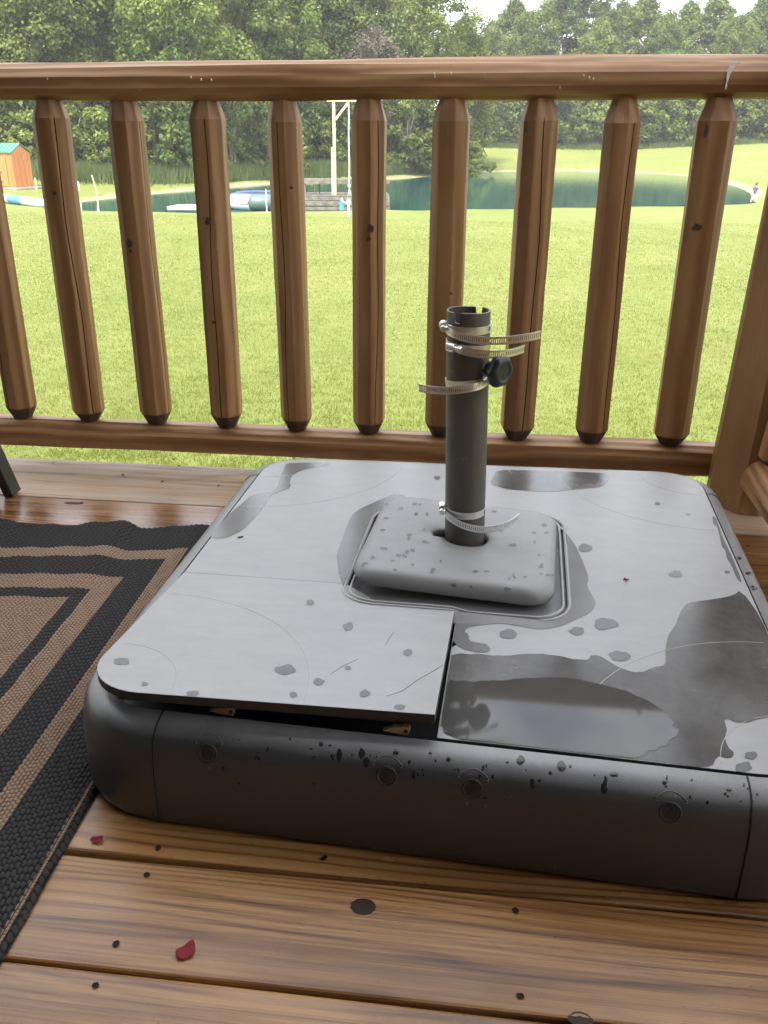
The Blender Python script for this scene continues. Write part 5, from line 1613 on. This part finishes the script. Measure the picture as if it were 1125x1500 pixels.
# ------------------------------------------------------------------ two children by the water
M['skin'] = plain('skin', (0.52, 0.31, 0.22), .55, var=.06)
M['hair'] = plain('brown_hair', (0.10, 0.055, 0.03), .5, var=.3, scale=40)
M['blue_cloth'] = plain('bright_blue_cloth', (0.035, 0.26, 0.62), .8, var=.1)
M['white_cloth'] = plain('white_cloth', (0.72, 0.72, 0.70), .8)
M['pale_cloth'] = plain('pale_trousers', (0.60, 0.52, 0.46), .8)
def navy():
    t = NT('navy_and_pink_patterned_cloth'); v = t.coord('Object')
    c = t.ramp(t.noise(v, 9, 3), [(0.40, (0.025, 0.03, 0.11)), (0.52, (0.07, 0.06, 0.22)), (0.62, (0.40, 0.20, 0.36))]); t.pbsdf(c, .8); return t.m
M['navy_cloth'] = navy()
def skinned(name, J, E, root, mat, parent, sub=2):
    names = list(J); me_ = bpy.data.meshes.new(name)
    me_.from_pydata([J[k][0] for k in names], [(names.index(a), names.index(b)) for a, b in E], []); me_.update()
    o = link(name, me_, parent, keep=False)
    md = o.modifiers.new('skin', 'SKIN'); md.use_smooth_shade = True; md.branch_smoothing = .4
    sv_ = me_.skin_vertices[0].data
    for i, k in enumerate(names):
        r_ = J[k][1]; sv_[i].radius = (r_, r_) if not hasattr(r_, '__len__') else r_; sv_[i].use_root = (k == root)
    ss = o.modifiers.new('smooth', 'SUBSURF'); ss.levels = sub; ss.render_levels = sub
    me_.materials.append(mat)
    return o
def child(loc, rz, H, label, J, hand_dirs, cloth, hair_long):
    """J: joints for a figure one unit tall, facing -Y; scaled to H"""
    p = empty('person', loc, rz); p.scale = (H, H, H)
    props(p, label, 'person', 'children by the pond')
    E = [('pelvis', 'waist'), ('waist', 'chest'), ('chest', 'neck'), ('neck', 'head_low'), ('head_low', 'head'), ('head', 'crown')]
    for s in 'LR':
        E += [('chest', 'sh'+s), ('sh'+s, 'el'+s), ('el'+s, 'wr'+s), ('wr'+s, 'palm'+s), ('pelvis', 'hip'+s), ('hip'+s, 'kn'+s), ('kn'+s, 'an'+s), ('an'+s, 'toe'+s)]
        w = Vector(J['wr'+s][0]); d = Vector(hand_dirs[s]).normalized()
        sd_ = d.cross(Vector((0, 1, 0)));
        if sd_.length < .2: sd_ = d.cross(Vector((0, 0, 1)))
        sd_.normalize()
        J['palm'+s] = (tuple(w+d*.038), (.019, .011))
        for q, (o_, l_) in enumerate(((-.015, .036), (-.005, .042), (.005, .040), (.015, .031))):
            b0 = w+d*.046+sd_*o_; J['f%d%s' % (q, s)] = (tuple(b0), .0058); J['g%d%s' % (q, s)] = (tuple(b0+d*l_+Vector((0, -.008, 0))), .0048)
            E += [('palm'+s, 'f%d%s' % (q, s)), ('f%d%s' % (q, s), 'g%d%s' % (q, s))]
        b0 = w+d*.022+sd_*.022; J['t'+s] = (tuple(b0), .0065); J['u'+s] = (tuple(b0+d*.022+sd_*.012), .0055)
        E += [('palm'+s, 't'+s), ('t'+s, 'u'+s)]
    body_ = skinned('body', J, E, 'pelvis', M['skin'], p)
    hc = Vector(J['head'][0])
    # face
    m = MB()
    for s in (-1, 1): m.lathe([(.002, -.006), (.0085, -.003), (.0095, 0), (.0085, .003), (.002, .006)], 10, Matrix.Translation(hc+Vector((s*.026, -.066, .006))) @ Matrix.Rotation(R(90), 4, 'X'))
    m.build('eyes', M['black'], p, smooth=True, keep=False)
    m = MB(); m.tube([hc+Vector((0, -.066, .008)), hc+Vector((0, -.084, -.014)), hc+Vector((0, -.066, -.018))], [.005, .009, .006], 8); m.build('nose', M['skin'], p, smooth=True, keep=False)
    m = MB(); m.tube([hc+Vector((-.018, -.060, -.038)), hc+Vector((0, -.068, -.040)), hc+Vector((.018, -.060, -.038))], [.002, .0045, .002], 6); m.build('mouth', M['petal'], p, smooth=True, keep=False)
    # hair: cap over the skull, longer at the back
    m = MB(); rings = []
    for i in range(11):
        t = i/10; ring = []
        for j in range(22):
            a = 2*math.pi*j/22; back = .5+.5*math.sin(a)
            zz = .078-(.078+.035+(hair_long*back))*t*(.35+.65*back if back < .6 else 1)
            rad_ = .076*math.sin(min(1, .12+t*1.5)*math.pi/2)*(1+.05*math.sin(a*7+i))
            ring.append(hc+Vector((rad_*math.cos(a)*.98, .008+rad_*math.sin(a)*1.05, zz+.012)))
        rings.append(ring)
    m.rings(rings).build('hair', M['hair'], p, smooth=True, keep=False)
    for nm, mt, prof_ in cloth:
        m = MB(); rings = []
        for (cx_, cy_, z, rx, ry) in prof_:
            rings.append([Vector((cx_+rx*math.cos(a)*(1+.03*math.sin(a*5)), cy_+ry*math.sin(a), z+.004*math.sin(a*4))) for a in [2*math.pi*j/24 for j in range(24)]])
        m.rings(rings, False, False).build(nm, M[mt], p, smooth=True, keep=False)
    return p, J
def sleeve(p, a, b, ra, rb_, mat, nm='sleeve'):
    m = MB(); a = Vector(a); b = Vector(b); m.tube([a, a.lerp(b, .5), b], [ra, (ra+rb_)/2*1.04, rb_], 12, cap=False); m.build(nm, M[mat], p, smooth=True, keep=False)
def base_joints():
    J = {'pelvis': ((0, .0, .47), (.075, .055)), 'waist': ((0, 0, .58), (.066, .048)), 'chest': ((0, .004, .70), (.082, .055)), 'neck': ((0, .004, .80), .030), 'head_low': ((0, -.004, .845), .040), 'head': ((0, -.004, .915), (.060, .068)), 'crown': ((0, .004, .965), (.042, .048))}
    for s, k in (('L', 1), ('R', -1)):
        J['sh'+s] = ((k*.095, .004, .755), .032); J['el'+s] = ((k*.135, .01, .62), .024); J['wr'+s] = ((k*.145, -.03, .50), .017)
        J['hip'+s] = ((k*.045, 0, .44), .052); J['kn'+s] = ((k*.048, -.005, .25), .036); J['an'+s] = ((k*.05, .008, .035), .022); J['toe'+s] = ((k*.055, -.065, .017), (.02, .014))
    return J
J = base_joints()
J['elR'] = ((-.13, -.06, .64), .024); J['wrR'] = ((-.11, -.17, .60), .017)
J['elL'] = ((.11, -.07, .63), .024); J['wrL'] = ((.06, -.17, .59), .017)
g1 = gp(501, 318.5)
face = math.atan2(1, .0)
kid, Jk = child(g1, R(100), 1.17, 'child in a bright blue dress over white shirt beside a white post before the dock', J, {'L': (0, -1, -.1), 'R': (.2, -1, -.1)},
    [('dress', 'blue_cloth', [(0, .004, .775, .075, .048), (0, .004, .74, .094, .062), (0, .004, .66, .090, .062), (0, 0, .57, .088, .066), (0, 0, .47, .112, .090), (0, 0, .36, .135, .112), (0, 0, .33, .138, .115)])], .06)
sleeve(kid, J['shR'][0], J['elR'][0], .042, .034, 'white_cloth'); sleeve(kid, J['shL'][0], J['elL'][0], .042, .034, 'white_cloth')
gpst = gp(511, 318)
wp = empty('white_post', gpst); props(wp, 'short white post with a thicker cap beside the child in blue', 'post')
m = MB(); m.lathe([(.06, -.2), (.06, .62), (.05, .63)], 14, Matrix.Translation(gpst)); m.build('shaft', M['pvc'], wp, smooth=False)
m = MB(); m.lathe([(.085, .60), (.095, .63), (.095, .84), (.08, .88), (.01, .89)], 14, Matrix.Translation(gpst)); m.build('cap', M['pvc'], wp, angle=40)
J = base_joints()
J['knR'] = ((-.06, -.07, .26), .036); J['anR'] = ((-.07, -.10, .04), .022); J['toeR'] = ((-.07, -.165, .02), (.02, .014))
J['knL'] = ((.05, .05, .25), .036); J['anL'] = ((.055, .17, .055), .022); J['toeL'] = ((.06, .12, .018), (.02, .014))
J['elR'] = ((-.15, -.08, .66), .024); J['wrR'] = ((-.14, -.19, .64), .017)
J['elL'] = ((.14, .05, .63), .024); J['wrL'] = ((.13, .05, .52), .017)
g2 = gp(1104, 297.5)
kid2, _ = child(g2, R(112), 1.34, 'child in a navy patterned top and pale trousers walking along the shore', J, {'L': (0, 0, -1), 'R': (0, -1, .1)},
    [('top', 'navy_cloth', [(0, .004, .785, .06, .045), (0, .004, .745, .100, .066), (0, .004, .66, .096, .068), (0, 0, .57, .094, .070), (0, 0, .46, .102, .080)])], .02)
sleeve(kid2, J['shR'][0], J['elR'][0], .044, .036, 'navy_cloth'); sleeve(kid2, J['shL'][0], J['elL'][0], .044, .036, 'navy_cloth')
for s in 'LR':
    sleeve(kid2, J['hip'+s][0], J['kn'+s][0], .062, .046, 'pale_cloth', 'trouser_leg'); sleeve(kid2, J['kn'+s][0], Vector(J['kn'+s][0]).lerp(Vector(J['an'+s][0]), .85), .045, .033, 'pale_cloth', 'trouser_leg')

# ------------------------------------------------------------------ haze volume added for a lens-flare veil over the distance
t = NT('veil_haze'); t.t.nodes.remove(t.out); t.out = t.n('ShaderNodeOutputMaterial')
pv = t.n('ShaderNodeVolumePrincipled')
pv.inputs['Color'].default_value = (0.95, 0.95, 0.93, 1); pv.inputs['Density'].default_value = 0.00055; pv.inputs['Anisotropy'].default_value = 0.2
t.t.links.new(pv.outputs[0], t.out.inputs['Volume'])
mb = MB(); mb.box((-430, -45, -6.5), (430, 920, 34.0))
props(mb.build('haze', t.m), 'faint haze volume added over the lawn, pond and woods', 'haze', kind='stuff')
